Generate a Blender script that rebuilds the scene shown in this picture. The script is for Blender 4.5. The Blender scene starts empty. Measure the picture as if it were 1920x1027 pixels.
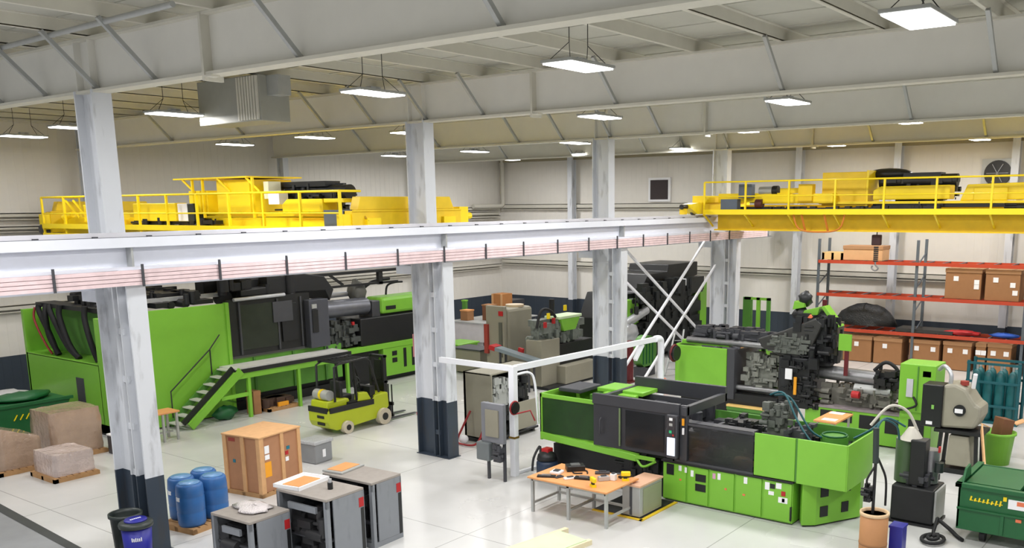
import bpy, bmesh, math, random
from mathutils import Vector, Matrix
R = math.radians
random.seed(7)
SC = bpy.context.scene
COL = SC.collection
# ---------------------------------------------------------------- camera
cd = bpy.data.cameras.new('camera'); cam = bpy.data.objects.new('camera', cd); COL.objects.link(cam)
YAW, PIT, ROL, FPX, PPX, PPY, CH = .63077, .19878, -.00829, 1731.57, 1070.17, 730.95, 6.5
fw = Vector((math.cos(YAW)*math.cos(PIT), math.sin(YAW)*math.cos(PIT), -math.sin(PIT)))
rt = Vector((math.sin(YAW), -math.cos(YAW), 0)); up = rt.cross(fw)
r2 = rt*math.cos(ROL)+up*math.sin(ROL); u2 = up*math.cos(ROL)-rt*math.sin(ROL)
M = Matrix((r2, u2, -fw)).transposed().to_4x4(); M.translation = (0, 0, CH)
cam.matrix_world = M
cd.sensor_fit = 'HORIZONTAL'; cd.sensor_width = 36; cd.lens = FPX/1920*36
cd.shift_x = -(PPX-960)/1920; cd.shift_y = (PPY-513.5)/1920
cd.clip_start = .1; cd.clip_end = 300
SC.camera = cam
# ---------------------------------------------------------------- world, exposure
w = bpy.data.worlds.new('world'); SC.world = w; w.use_nodes = True
w.node_tree.nodes['Background'].inputs[0].default_value = (.92, .95, 1, 1)
w.node_tree.nodes['Background'].inputs[1].default_value = .5
SC.view_settings.view_transform = 'Standard'; SC.view_settings.look = 'None'
SC.view_settings.exposure = 0.0; SC.view_settings.gamma = 1; SC.view_settings.use_curve_mapping = False
LAMP_W = 215; LAMP_EMIT = 12
# ---------------------------------------------------------------- materials
def lin(c):
    return tuple(((x/255)/12.92 if x/255 <= .04045 else ((x/255+.055)/1.055)**2.4) for x in c)+(1,)
MATS = {}
def mat(name, col, rough=.5, metal=0., var=.12, scale=3., bump=0., alpha=None, emit=0., dado=None, spec=.5, dirt=0., coat=0.):
    if name in MATS: return MATS[name]
    assert col is not None, name
    m = bpy.data.materials.new(name); MATS[name] = m; m.use_nodes = True
    nt = m.node_tree; N = nt.nodes; L = nt.links; b = N['Principled BSDF']
    b.inputs['Roughness'].default_value = rough; b.inputs['Metallic'].default_value = metal
    b.inputs['Specular IOR Level'].default_value = spec; b.inputs['Coat Weight'].default_value = coat
    c = lin(col)
    tc = N.new('ShaderNodeTexCoord'); nz = N.new('ShaderNodeTexNoise'); nz.inputs['Scale'].default_value = scale
    nz.inputs['Detail'].default_value = 5
    L.new(tc.outputs['Object'], nz.inputs['Vector'])
    mx = N.new('ShaderNodeMix'); mx.data_type = 'RGBA'; L.new(nz.outputs['Fac'], mx.inputs['Factor'])
    mx.inputs['A'].default_value = tuple(x*(1-var) for x in c[:3])+(1,)
    mx.inputs['B'].default_value = tuple(min(1, x*(1+var)) for x in c[:3])+(1,)
    out = mx.outputs['Result']
    if dado:
        sp = N.new('ShaderNodeSeparateXYZ'); ge = N.new('ShaderNodeNewGeometry'); L.new(ge.outputs['Position'], sp.inputs[0])
        lt = N.new('ShaderNodeMath'); lt.operation = 'LESS_THAN'; lt.inputs[1].default_value = dado[1]; L.new(sp.outputs['Z'], lt.inputs[0])
        m2 = N.new('ShaderNodeMix'); m2.data_type = 'RGBA'; L.new(lt.outputs[0], m2.inputs['Factor'])
        L.new(out, m2.inputs['A']); m2.inputs['B'].default_value = lin(dado[0]); out = m2.outputs['Result']
    if dirt:
        n2 = N.new('ShaderNodeTexNoise'); n2.inputs['Scale'].default_value = scale*2.3; n2.inputs['Detail'].default_value = 8
        mp = N.new('ShaderNodeMapping'); mp.inputs['Scale'].default_value = (1, 1, .25); L.new(tc.outputs['Object'], mp.inputs[0]); L.new(mp.outputs[0], n2.inputs['Vector'])
        cr = N.new('ShaderNodeValToRGB'); cr.color_ramp.elements[0].position = .56; cr.color_ramp.elements[1].position = .72
        cr.color_ramp.elements[1].color = (dirt, dirt, dirt, 1); cr.color_ramp.elements[0].color = (0, 0, 0, 1)
        L.new(n2.outputs['Fac'], cr.inputs[0])
        m3 = N.new('ShaderNodeMix'); m3.data_type = 'RGBA'; L.new(cr.outputs[0], m3.inputs['Factor']); L.new(out, m3.inputs['A'])
        m3.inputs['B'].default_value = (.05, .045, .04, 1); out = m3.outputs['Result']
    L.new(out, b.inputs['Base Color'])
    if bump:
        bp = N.new('ShaderNodeBump'); bp.inputs['Strength'].default_value = bump; bp.inputs['Distance'].default_value = .03
        n4 = N.new('ShaderNodeTexNoise'); n4.inputs['Scale'].default_value = scale*4; L.new(tc.outputs['Object'], n4.inputs['Vector'])
        L.new(n4.outputs['Fac'], bp.inputs['Height']); L.new(bp.outputs[0], b.inputs['Normal'])
    if alpha is not None:
        b.inputs['Alpha'].default_value = alpha
    if emit:
        b.inputs['Emission Color'].default_value = c; b.inputs['Emission Strength'].default_value = emit
    return m
SLATE = (52, 62, 74)
WHITE = mat('white_paint_steel', (206, 209, 214), .45, var=.05, dado=(SLATE, 1.5), dirt=.45, scale=2)
BEAM = mat('light_grey_primer', (232, 230, 222), .55, var=.04)
RUNW = mat('white_runway_paint', (226, 229, 238), .4, var=.04, scale=6)
DECK = mat('roof_insulation', (190, 189, 178), .8, var=.10, scale=1.2, bump=.6)
PURL = mat('cream_purlin', (214, 211, 198), .6, var=.08)
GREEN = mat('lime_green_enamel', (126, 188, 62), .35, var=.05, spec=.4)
GREENSH = mat('lime_green_shaded', (96, 158, 56), .45)  # lime green darkened to carry shade, for the wall below the walkway
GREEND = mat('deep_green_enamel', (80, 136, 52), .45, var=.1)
BLACK = mat('black_paint', (26, 27, 29), .45, var=.3)
DGREY = mat('charcoal_paint', (66, 67, 72), .45, var=.12)
MGREY = mat('grey_cabinet_paint', (132, 136, 142), .5, var=.08, dirt=.25)
STEEL = mat('bare_steel', (150, 150, 152), .35, .7, var=.15, scale=8)
LSTEEL = mat('light_galvanised_steel', (178, 180, 178), .45, .3, var=.1, scale=6)
BEIGE = mat('beige_grey_cabinet', (142, 138, 122), .55, var=.06)
YELLOW = mat('crane_yellow', (252, 220, 24), .4, var=.06)
YELD = mat('forklift_yellow_green', (186, 200, 36), .35, var=.05)
RED = mat('red_paint', (178, 30, 34), .5)
ORANGE = mat('rack_orange', (190, 70, 42), .5, var=.08)
RACKP = mat('rack_post_grey', (92, 100, 108), .5)
CARD = mat('cardboard', (156, 112, 74), .85, var=.1, scale=5)
WOOD = mat('pine_wood', (206, 160, 112), .7, var=.14, scale=7)
PLY = mat('plywood', (170, 122, 88), .75, var=.12, scale=6)
BENCH = mat('bench_wood', (222, 156, 98), .55, var=.12, scale=5)
PALLET = mat('pallet_wood', (176, 136, 92), .8, var=.2, scale=9)
WRAP = mat('brown_stretch_wrap', (168, 144, 124), .16, var=.3, scale=2.2, bump=1.0, coat=.6)
WRAPL = mat('pale_stretch_wrap', (196, 180, 174), .14, var=.3, scale=2.6, bump=1.0, coat=.6)
BLUEB = mat('blue_plastic', (46, 98, 158), .4, var=.2, scale=6)
NAVY = mat('royal_blue_plastic', (34, 36, 140), .4)
DKGRN = mat('dark_green_paint', (22, 92, 48), .45, var=.12)
DKBIN = mat('black_green_plastic', (40, 48, 46), .4)
TEAL = mat('teal_paint', (20, 84, 92), .5)
PAPER = mat('white_paper', (240, 240, 242), .7, var=.02)
PINK = mat('conductor_bar_pink', (214, 178, 180), .5, var=.12, scale=9)
MESHG = mat('smoked_guard', (38, 44, 38), .3, var=.3, alpha=.82)
SMOKE = mat('smoked_glass', (40, 42, 44), .15, var=.3, alpha=.62)
SCREEN = mat('screen', (215, 225, 245), .3, emit=.7, var=.02)
PSILV = mat('silver_pipe', (190, 192, 196), .35, .4, var=.2, scale=5)
HOSER = mat('red_hose', (150, 40, 44), .5)
RUBBER = mat('black_rubber', (22, 22, 24), .7)
CREAMT = mat('cream_tyre', (206, 196, 176), .7)
SALMON = mat('salmon_orange', (228, 120, 80), .5)
YELP = mat('yellow_plastic', (244, 214, 20), .4)
SKYB = mat('blue_part', (40, 90, 190), .5)
DUST = mat('dusty_top_grey', (150, 143, 136), .8, var=.18, scale=6)
TAPEY = mat('yellow_floor_tape', (226, 190, 40), .6)
TAGO = mat('orange_yellow_label', (236, 160, 30), .6)
REDB = mat('brick_red', (150, 56, 46), .6)
BRAID = mat('white_pipe_paint', (238, 240, 246), .35, var=.03)
# ---------------------------------------------------------------- mesh helper
class MB:
    def __init__(s, off=(0, 0, 0)):
        s.v = []; s.f = []; s.o = Vector(off); s.sm = []
    def add(s, vs, fs, smooth=False):
        n = len(s.v); s.v += [Vector(v)-s.o for v in vs]; s.f += [tuple(i+n for i in f) for f in fs]; s.sm += [smooth]*len(fs)
        return s
    def box(s, x0, x1, y0, y1, z0, z1):
        x0, x1 = sorted((x0, x1)); y0, y1 = sorted((y0, y1)); z0, z1 = sorted((z0, z1))
        return s.add([(x, y, z) for x in (x0, x1) for y in (y0, y1) for z in (z0, z1)],
                     [(0, 1, 3, 2), (4, 6, 7, 5), (0, 4, 5, 1), (2, 3, 7, 6), (0, 2, 6, 4), (1, 5, 7, 3)])
    def beam(s, p, q, a=.1, b=.1, upv=(0, 0, 1)):
        p = Vector(p); q = Vector(q); d = (q-p).normalized(); U = Vector(upv)
        if abs(d.dot(U)) > .99: U = Vector((1, 0, 0))
        x = d.cross(U).normalized(); y = x.cross(d).normalized()
        vs = [c+x*(i*a/2)+y*(j*b/2) for c in (p, q) for i, j in ((-1, -1), (1, -1), (1, 1), (-1, 1))]
        return s.add(vs, [(3, 2, 1, 0), (4, 5, 6, 7), (0, 1, 5, 4), (1, 2, 6, 5), (2, 3, 7, 6), (3, 0, 4, 7)])
    def cone(s, p, q, r0, r1, n=16, caps=True):
        p = Vector(p); q = Vector(q); d = (q-p).normalized(); U = Vector((0, 0, 1)) if abs(d.z) < .95 else Vector((1, 0, 0))
        x = d.cross(U).normalized(); y = x.cross(d).normalized()
        vs = [c+(x*math.cos(2*math.pi*k/n)+y*math.sin(2*math.pi*k/n))*r for c, r in ((p, r0), (q, r1)) for k in range(n)]
        s.add(vs, [(k, (k+1) % n, (k+1) % n+n, k+n) for k in range(n)], True)
        if caps: s.add(vs, [tuple(range(n))[::-1], tuple(range(n, 2*n))])
        return s
    def cyl(s, p, q, r, n=16): return s.cone(p, q, r, r, n)
    def tube(s, pts, r, n=8, sub=0):
        P = [Vector(p) for p in pts]
        if sub:
            Q = []
            for i in range(len(P)-1):
                a = P[max(i-1, 0)]; b = P[i]; c = P[i+1]; d = P[min(i+2, len(P)-1)]
                for k in range(sub):
                    t = k/sub
                    Q.append(.5*((2*b)+(c-a)*t+(2*a-5*b+4*c-d)*t*t+(3*b-a-3*c+d)*t**3))
            P = Q+[P[-1]]
        n0 = len(s.v); U = Vector((.13, .21, .97)).normalized()
        vs = []
        for i, p in enumerate(P):
            d = (P[min(i+1, len(P)-1)]-P[max(i-1, 0)]).normalized()
            x = d.cross(U); x = x.normalized() if x.length > .05 else d.cross(Vector((1, 0, 0))).normalized(); y = x.cross(d).normalized(); U = y
            vs += [p+(x*math.cos(2*math.pi*k/n)+y*math.sin(2*math.pi*k/n))*r for k in range(n)]
        m = len(P)
        s.add(vs, [(i*n+k, i*n+(k+1) % n, (i+1)*n+(k+1) % n, (i+1)*n+k) for i in range(m-1) for k in range(n)], True)
        s.add(vs[:n]+vs[-n:], [tuple(range(n))[::-1], tuple(range(n, 2*n))])
        return s
    def prism(s, poly, a, b, axis='y'):
        # poly of 2D points extruded from a to b along axis
        def P(u, v, t): return {'x': (t, u, v), 'y': (u, t, v), 'z': (u, v, t)}[axis]
        n = len(poly); vs = [P(u, v, a) for u, v in poly]+[P(u, v, b) for u, v in poly]
        return s.add(vs, [tuple(range(n)), tuple(range(n, 2*n))[::-1]]+[(k, k+n, (k+1) % n+n, (k+1) % n) for k in range(n)])
    def blob(s, c, rad, n=12, m=8, jit=0., seed=1, flat=-1.):
        rn = random.Random(seed); c = Vector(c); vs = []; fs = []
        for j in range(m+1):
            th = math.pi*j/m
            for k in range(n):
                ph = 2*math.pi*k/n; q = 1+(rn.random()-.5)*jit
                z = math.cos(th)*q
                vs.append(c+Vector((rad[0]*math.sin(th)*math.cos(ph)*q, rad[1]*math.sin(th)*math.sin(ph)*q, rad[2]*max(z, flat))))
        for j in range(m):
            for k in range(n): fs.append((j*n+k, (j+1)*n+k, (j+1)*n+(k+1) % n, j*n+(k+1) % n))
        return s.add(vs, fs, True)
    def lathe(s, prof, c=(0, 0), n=24):
        vs = [(c[0]+r*math.cos(2*math.pi*k/n), c[1]+r*math.sin(2*math.pi*k/n), z) for r, z in prof for k in range(n)]
        m = len(prof)
        s.add(vs, [(i*n+k, i*n+(k+1) % n, (i+1)*n+(k+1) % n, (i+1)*n+k) for i in range(m-1) for k in range(n)], True)
        s.add(vs[:n]+vs[-n:], [tuple(range(n))[::-1], tuple(range(n, 2*n))])
        return s
    def greeble(s, x0, x1, y0, y1, z0, z1, k=30, seed=1, mn=.05, mx=.3):
        # a cluster of small fittings grown on a solid core block
        rn = random.Random(seed); lo3 = (x0, y0, z0); hi3 = (x1, y1, z1)
        cl = [l+(h-l)*f for l, h, f in zip(lo3, hi3, (.22, .22, 0))]; ch = [h-(h-l)*.22 for l, h in zip(lo3, hi3)]
        s.box(cl[0], ch[0], cl[1], ch[1], cl[2], ch[2])
        for _ in range(k):
            a = [rn.uniform(mn, mx) for _ in range(3)]
            p = [rn.uniform(lo, max(lo, hi-d)) for lo, hi, d in ((x0, x1, a[0]), (y0, y1, a[1]), (z0, z1, a[2]))]
            q = [min(p[i]+a[i], (x1, y1, z1)[i]) for i in range(3)]
            for i in range(3):
                if q[i] < cl[i]+.01: q[i] = cl[i]+.02
                if p[i] > ch[i]-.01: p[i] = ch[i]-.02
            if rn.random() < .55: s.box(p[0], q[0], p[1], q[1], p[2], q[2])
            elif rn.random() < .5: s.cyl((p[0], p[1], p[2]), (p[0], q[1]+.1 if q[1]+.1 < y1 else y1, p[2]), min(a[2], a[0])*.4, 10)
            else: s.cyl((p[0], p[1], p[2]), (p[0], p[1], q[2]), min(a[0], a[1])*.4, 10)
        return s
    def build(s, name, m, parent=None, bev=0., smooth=False):
        me = bpy.data.meshes.new(name); me.from_pydata([tuple(v) for v in s.v], [], s.f)
        for p, q in zip(me.polygons, s.sm): p.use_smooth = q or smooth
        me.materials.append(m)
        bm = bmesh.new(); bm.from_mesh(me); bmesh.ops.recalc_face_normals(bm, faces=bm.faces); bm.to_mesh(me); bm.free()
        o = bpy.data.objects.new(name, me); COL.objects.link(o)
        if parent is not None: o.parent = parent
        if bev:
            b = o.modifiers.new('bevel', 'BEVEL'); b.width = bev; b.segments = 2; b.limit_method = 'ANGLE'
        return o
def thing(name, label, cat, loc=(0, 0, 0), rz=0., group=None):
    o = bpy.data.objects.new(name, None); COL.objects.link(o); o.location = loc; o.rotation_euler = (0, 0, rz)
    o.empty_display_size = .2; tag(o, label, cat, group); return o
def tag(o, label, cat, group=None):
    o['label'] = label; o['category'] = cat
    if group: o['group'] = group
    return o
def kids(o): return [c for c in COL.objects if c.parent == o]
def copy_tree(o, loc=None, rz=None, label=None, group=None, par=None):
    c = o.copy(); COL.objects.link(c); c.parent = par
    for ch in kids(o): copy_tree(ch, par=c)
    if loc is not None: c.location = loc
    if rz is not None: c.rotation_euler = (0, 0, rz)
    if label: c['label'] = label
    if group: c['group'] = group
    return c
def W(t): return MB(t.location)
def struct(o): o['kind'] = 'structure'; return o
def seat(o, dx, dy, dz, rz=0.): o.location = (dx, dy, dz); o.rotation_euler = (0, 0, rz); return o
CX = [8.94, 17.1, 25.3, 33.6]      # column lines along the runway
# ================================================================ SETTING
def floor_mat():
    m = bpy.data.materials.new('sealed_concrete'); m.use_nodes = True; nt = m.node_tree; N = nt.nodes; L = nt.links; b = N['Principled BSDF']
    ge = N.new('ShaderNodeNewGeometry'); nz = N.new('ShaderNodeTexNoise'); nz.inputs['Scale'].default_value = .5; nz.inputs['Detail'].default_value = 7
    L.new(ge.outputs['Position'], nz.inputs['Vector'])
    mx = N.new('ShaderNodeMix'); mx.data_type = 'RGBA'; L.new(nz.outputs['Fac'], mx.inputs['Factor'])
    mx.inputs['A'].default_value = lin((192, 192, 190)); mx.inputs['B'].default_value = lin((216, 215, 213))
    sp = N.new('ShaderNodeSeparateXYZ'); L.new(ge.outputs['Position'], sp.inputs[0])
    def joint(sock, period, off):
        a = N.new('ShaderNodeMath'); a.operation = 'ADD'; a.inputs[1].default_value = 1000*period-off; L.new(sock, a.inputs[0])
        d = N.new('ShaderNodeMath'); d.operation = 'MODULO'; d.inputs[1].default_value = period; L.new(a.outputs[0], d.inputs[0])
        l = N.new('ShaderNodeMath'); l.operation = 'LESS_THAN'; l.inputs[1].default_value = .022; L.new(d.outputs[0], l.inputs[0]); return l.outputs[0]
    j1 = joint(sp.outputs['X'], 4.1, 0.7); j2 = joint(sp.outputs['Y'], 4.3, 12.1)
    mm = N.new('ShaderNodeMath'); mm.operation = 'MAXIMUM'; L.new(j1, mm.inputs[0]); L.new(j2, mm.inputs[1])
    ms = N.new('ShaderNodeMath'); ms.operation = 'MULTIPLY'; ms.inputs[1].default_value = .5; L.new(mm.outputs[0], ms.inputs[0])
    m2 = N.new('ShaderNodeMix'); m2.data_type = 'RGBA'; L.new(ms.outputs[0], m2.inputs['Factor']); L.new(mx.outputs['Result'], m2.inputs['A'])
    m2.inputs['B'].default_value = (.12, .12, .11, 1); L.new(m2.outputs['Result'], b.inputs['Base Color'])
    rr = N.new('ShaderNodeMapRange'); rr.inputs[3].default_value = .16; rr.inputs[4].default_value = .34; L.new(nz.outputs['Fac'], rr.inputs[0]); L.new(rr.outputs[0], b.inputs['Roughness'])
    return m
struct(MB().box(-8, 41, -26, 35, -.2, 0).build('floor', floor_mat()))
WALL = mat('wall_panel', (224, 220, 212), .6, var=.04, dado=(SLATE, 1.5))
def ribbed(axis, a, b, fixed, sgn, z0, z1, pitch=.3):
    # metal wall panel with small ribs
    m = MB(); n = int((b-a)/pitch)
    if axis == 'x': m.box(a, b, fixed, fixed+.25*sgn, z0, z1)
    else: m.box(fixed, fixed+.25*sgn, a, b, z0, z1)
    for k in range(n+1):
        t = a+k*pitch
        if axis == 'x': m.box(t, t+.035, fixed, fixed-.004*sgn, z0, z1)
        else: m.box(fixed, fixed-.004*sgn, t, t+.035, z0, z1)
    return m
struct(ribbed('x', 0, 41, 34.3, 1, 0, 9.6).build('wall_left', WALL))
struct(ribbed('y', -26, 34.5, 40.4, 1, 0, 9.6).build('wall_far', WALL))
# roof deck with insulation facing, seams along Y
d = MB().box(-8, 41, -26, 35, 9.66, 9.8)
for k in range(41): d.box(-7.6+k*1.22, -7.56+k*1.22, -26, 35, 9.645, 9.66)
struct(d.build('ceiling', DECK))
# wall girts (horizontal Z-members) eave strut and shaded wall-top band
GIRT = mat('girt_paint', (200, 196, 184), .6, var=.05)
def girt(n, axis, a, b, z0, z1, lipd):
    m = MB()
    for z in (z1,):
        if axis == 'x': m.box(a, b, 34.04, 34.29, z-.03, z); m.box(a, b, 34.04, 34.07, z0+.1, z); m.box(a, b, 34.04, 34.29, z0, z0+.03)
        else: m.box(40.14, 40.39, a, b, z-.03, z); m.box(40.14, 40.17, a, b, z0+.1, z); m.box(40.14, 40.39, a, b, z0, z0+.03)
    struct(m.build(f'trim_{n}', GIRT))
girt(1, 'x', 2, 40.1, 6.12, 6.35, .1); girt(2, 'x', 2, 40.1, 5.7, 5.9, .1); girt(3, 'x', 2, 40.1, 3.0, 3.24, .1)
girt(4, 'y', -20, 34, 6.2, 6.5, .1); girt(5, 'y', -20, 34, 3.2, 3.5, .1)
struct(MB().box(-6, 40.2, 33.9, 34.2, 9.38, 9.6).build('trim_6', PURL))
struct(MB().box(40.05, 40.3, -20, 34, 8.75, 9.6).build('trim_7', mat('shaded_wall_olive', (150, 142, 116), .7)))  # olive band, the shade at the wall top put into its colour
# floor zone in the corner: grey slab edge with dark groove
struct(MB().add([(8.45, 22.1, .004), (8.12, 17.85, .004), (7.9, 15.0, .004), (3, 15, .004), (3, 22.1, .004)], [(0, 1, 2, 3, 4)]).build('trim_8', mat('grey_floor_paint', (138, 140, 142), .5)))
struct(MB().add([(8.50, 22.6, .008), (7.9, 14.6, .008), (7.72, 14.6, .008), (8.27, 22.6, .008)], [(0, 1, 2, 3)]).build('trim_9', mat('dark_groove', (62, 64, 62), .8)))

# ---- wall columns
def wallcol(x, y, lab, face):
    t = thing('wall_column', lab, 'column', (x, y, 0), group='slim columns against the walls')
    m = MB()
    if face == 'y': m.box(-.03, .03, -.18, .18, 0, 9.4); m.box(-.14, .14, -.2, -.17, 0, 9.4); m.box(-.14, .14, .17, .2, 0, 9.4)
    else: m.box(-.18, .18, -.03, .03, 0, 9.4); m.box(-.2, -.17, -.14, .14, 0, 9.4); m.box(.17, .2, -.14, .14, 0, 9.4)
    m.build('shaft', WHITE, t)
for i, X in enumerate((17.1, 25.5, 33.6)):
    wallcol(X, 33.72, 'white steel column against the left wall, ' + ('behind the nearer end of the yellow crane', 'above the yellow crane hoist', 'third one, just left of the far corner')[i], 'y')
for i, Y in enumerate((29.0, 20.4, 16.5, 12.2, 7.7)):
    wallcol(39.95, Y, 'white steel column against the far wall, ' + ('nearest the room corner', 'behind the cross braces', 'between the farthest column and the pallet rack', 'behind the pallet rack middle', 'behind the stored cartons on the rack')[i], 'x')
MB  # ---- compound columns
def column(X, lab):
    t = thing('steel_column', lab, 'column', (X, 17, 0))
    m = W(t)
    m.box(X-.035, X+.035, 16.83, 17.38, 0, 8.55); m.box(X-.18, X+.18, 17.38, 17.42, 0, 8.55); m.box(X-.18, X+.18, 16.79, 16.83, 0, 8.55)
    m.build('main_shaft', WHITE, t)
    m = W(t)
    m.box(X-.02, X+.02, 16.33, 16.62, 0, 5.2); m.box(X-.18, X+.18, 16.29, 16.33, 0, 5.2); m.box(X-.18, X+.18, 16.62, 16.65, 0, 5.2)
    m.build('crane_shaft', WHITE, t)
    m = W(t)
    for z in [.6+.9*k for k in range(5)]: m.box(X-.15, X-.12, 16.6, 16.85, z, z+.12)
    m.build('batten_plate', WHITE, t)
    W(t).box(X-.22, X+.22, 16.26, 17.45, 0, .02).build('base_plate', mat('slate_paint', SLATE, .5), t)
    W(t).box(X-.25, X+.25, 16.2, 16.75, 5.2, 5.25).build('cap_plate', WHITE, t)
    return t
COLS = [column(CX[0], 'nearest tall white steel column with dark slate base, beside the trash cans'),
        column(CX[1], 'tall white steel column with slate base and red extinguishers, right of the forklift'),
        column(CX[2], 'white steel column with slate base at left end of the cross braces'),
        column(CX[3], 'farthest white steel column, at right end of the cross braces')]
for z, s in ((1.12, 1), (.85, 1)):
    pass
# fire alarm parts on second column
t = thing('fire_extinguisher', 'small red extinguisher hung on slate base of the second column', 'extinguisher', (17.1, 17.5, .55))
MB().cyl((-.0, .0, 0), (0, .0, .28), .07, 14).build('cylinder', RED, t); MB().cyl((0, .0, .28), (0, .0, .36), .03, 10).build('valve', BLACK, t)
t = thing('alarm_bell', 'round red bell above the extinguisher on second column', 'bell', (17.1, 17.43, 1.05))
MB().cyl((0, 0, 0), (0, .08, 0), .11, 18).build('gong', RED, t); MB().box(-.04, .04, -.01, .02, -.04, .04).build('bracket', BLACK, t)
t = thing('wall_sign', 'narrow faded red sign on the left edge of the second column', 'sign', (17.1, 17.43, 2.9))
MB().box(-.2, .0, 0, .02, -.3, .3).build('plate', mat('faded_red', (196, 130, 130), .6), t)
# ================================================================ ROOF STEEL
ORD = 'first second third fourth fifth sixth seventh eighth ninth tenth eleventh twelfth thirteenth fourteenth fifteenth sixteenth seventeenth eighteenth nineteenth twentieth twenty-first twenty-second twenty-third twenty-fourth twenty-fifth twenty-sixth twenty-seventh twenty-eighth twenty-ninth'.split()
PY = [16.8-1.87*k for k in range(-9, 20)]
pk = None
for i, y in enumerate(PY):
    if pk is None:
        pk = thing('roof_purlin', 'cream roof purlin running lengthwise under the roof deck', 'purlin', (0, y, 9.43), group='purlins under the roof deck')
        m = MB(); m.box(-7, 40, -.015, .015, 0, .23); m.box(-7, 40, -.015, .09, 0, .02); m.box(-7, 40, -.09, .015, .21, .23); m.build('section', PURL, pk)
    c = pk if i == 0 else copy_tree(pk, (0, y, 9.43))
    c['label'] = f'cream purlin under the roof deck, {ORD[i]} counted from the left wall'
def roof_beam(X, lab, y1=34.0, splice=13.4):
    t = thing('roof_beam', lab, 'beam', (X, 17, 8.5)); o = W(t)
    o.box(X-.012, X+.012, -18, y1, 8.55, 9.41); o.build('web', BEAM, t)
    o = W(t); o.box(X-.15, X+.15, -18, y1, 8.5, 8.55); o.build('bottom_flange', PURL, t)
    o = W(t); o.box(X-.15, X+.15, -18, y1, 9.39, 9.43); o.build('top_flange', PURL, t)
    for y in [16.8-1.87*k for k in (-6, -4, -2, -1, 0, 1, 3, 5, 7, 9)]:
        W(t).beam((X-.02, y, 8.53), (X-.93, y, 9.42), .07, .07).build('flange_brace', LSTEEL, t)
    o = W(t); o.box(X-.17, X+.17, splice-.03, splice+.03, 8.42, 9.41); o.box(X-.17, X-.01, splice-.2, splice-.03, 8.47, 8.5); o.build('splice_plate', PURL, t)
    for y in (16.85, 17.35): W(t).box(X-.14, X+.14, y-.012, y+.012, 8.55, 9.4).build('stiffener', BEAM, t)
roof_beam(CX[0], 'deep grey roof beam nearest the camera, crossing the top of the picture')
roof_beam(CX[1], 'deep grey roof beam resting on the second column')
roof_beam(CX[2], 'deep grey roof beam resting on the third column')
roof_beam(CX[3], 'deep grey roof beam resting on the farthest column')
tag(MB().cyl((8.05, 12.9, 9.36), (8.35, 24, 9.36), .045, 10).build('sprinkler_pipe', LSTEEL), 'thin grey pipe hung under the purlins at upper left', 'pipe')
# duct box below the roof
t = thing('air_unit', 'big pale ribbed ventilation box hanging from the roof left of centre', 'ventilation box', (13.6, 19.6, 8.4))
MB().box(-.25, .55, -1.3, 1.1, 0, 1.0).build('housing', mat('vent_grey', (160, 160, 150), .6), t, .02)
m = MB()
for k in range(8): m.box(-.29, -.25, -1.25+k*.1, -1.19+k*.1, .03, .97)
m.build('louvre', PURL, t); MB().box(-.05, .3, -1.7, -1.3, .55, .98).build('duct_stub', LSTEEL, t)
# ================================================================ HIGH BAY LIGHTS
def lamp_proto():
    t = thing('high_bay_light', '', 'light', (0, 0, 0))
    MB().box(-.6, .6, -.3, .3, .02, .07).build('housing', LSTEEL, t, .01)
    MB().box(-.57, .57, -.27, .27, 0, .02).build('diffuser', mat('led_diffuser', (255, 255, 255), .4, emit=LAMP_EMIT, var=0), t)
    for sx in (-.5, .5):
        m = MB(); m.beam((sx, -.2, .07), (sx*.5, 0, .35), .01, .01); m.beam((sx, .2, .07), (sx*.5, 0, .35), .01, .01); m.beam((sx*.5, 0, .35), (sx*.5, 0, 1.04), .01, .01)
        m.build('hanger', BLACK, t)
    MB().box(-.12, .12, -.08, .08, .07, .14).build('driver_box', WHITE, t)
    return t
lp = lamp_proto()
LPOS = [(11.84, 3.48, 'largest glowing light, at upper right corner'), (12.4, 8.85, 'glowing light hanging top centre, right of the large beam brace'), (12.8, 14.0, 'glowing light above the second column, to its left'),
 (19.59, 8.43, 'glowing light right of top centre, above the cross-braced bay'), (19.82, 13.5, 'glowing light just above the third column top'), (26.59, 7.97, 'glowing light upper right, above the yellow crane cover'),
 (26.53, 12.83, 'glowing light above the farthest column'), (35.41, 13.32, 'small glowing light above the right crane, left of pair near far wall'), (35.73, 8.17, 'small glowing light nearest the right edge of picture'),
 (33.47, 18.8, 'tiny glowing light left of farthest column'), (27.51, 19.8, 'small glowing light just left of third column, upper of two'), (34.01, 23.96, 'tiny glowing light just left of third column, lower of two'),
 (29.07, 25.97, 'small glowing light between second and third columns, left one'), (35.39, 29.47, 'tiny glowing light above the far room corner'), (29.13, 30.67, 'small glowing light left of second column, low near wall'),
 (20.41, 20.79, 'glowing light half hidden behind the second column'), (19.66, 24.28, 'glowing light right of the ventilation box'), (19.98, 28.98, 'glowing light under the ventilation box, above yellow crane'),
 (12.66, 20.62, 'glowing light left of the ventilation box'), (13.55, 30.17, 'glowing light at left edge of picture'), (13.02, 26.0, 'glowing light half hidden by the nearest column')]
GRID = [(5.0, 14.2), (5.0, 8.8), (5.2, 20.5), (5.0, 3.2), (12, -2), (19.6, 3), (27, 2.8), (34.5, 3), (20, -2.6), (27, -3), (5.5, 26), (-2, 8), (-2, 14)]
for i, (x, y, s) in enumerate(LPOS):
    c = lp if i == 0 else copy_tree(lp)
    c.location = (x, y, 8.6); c['label'] = 'rectangular ' + s; c['group'] = 'high bay lights'
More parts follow.
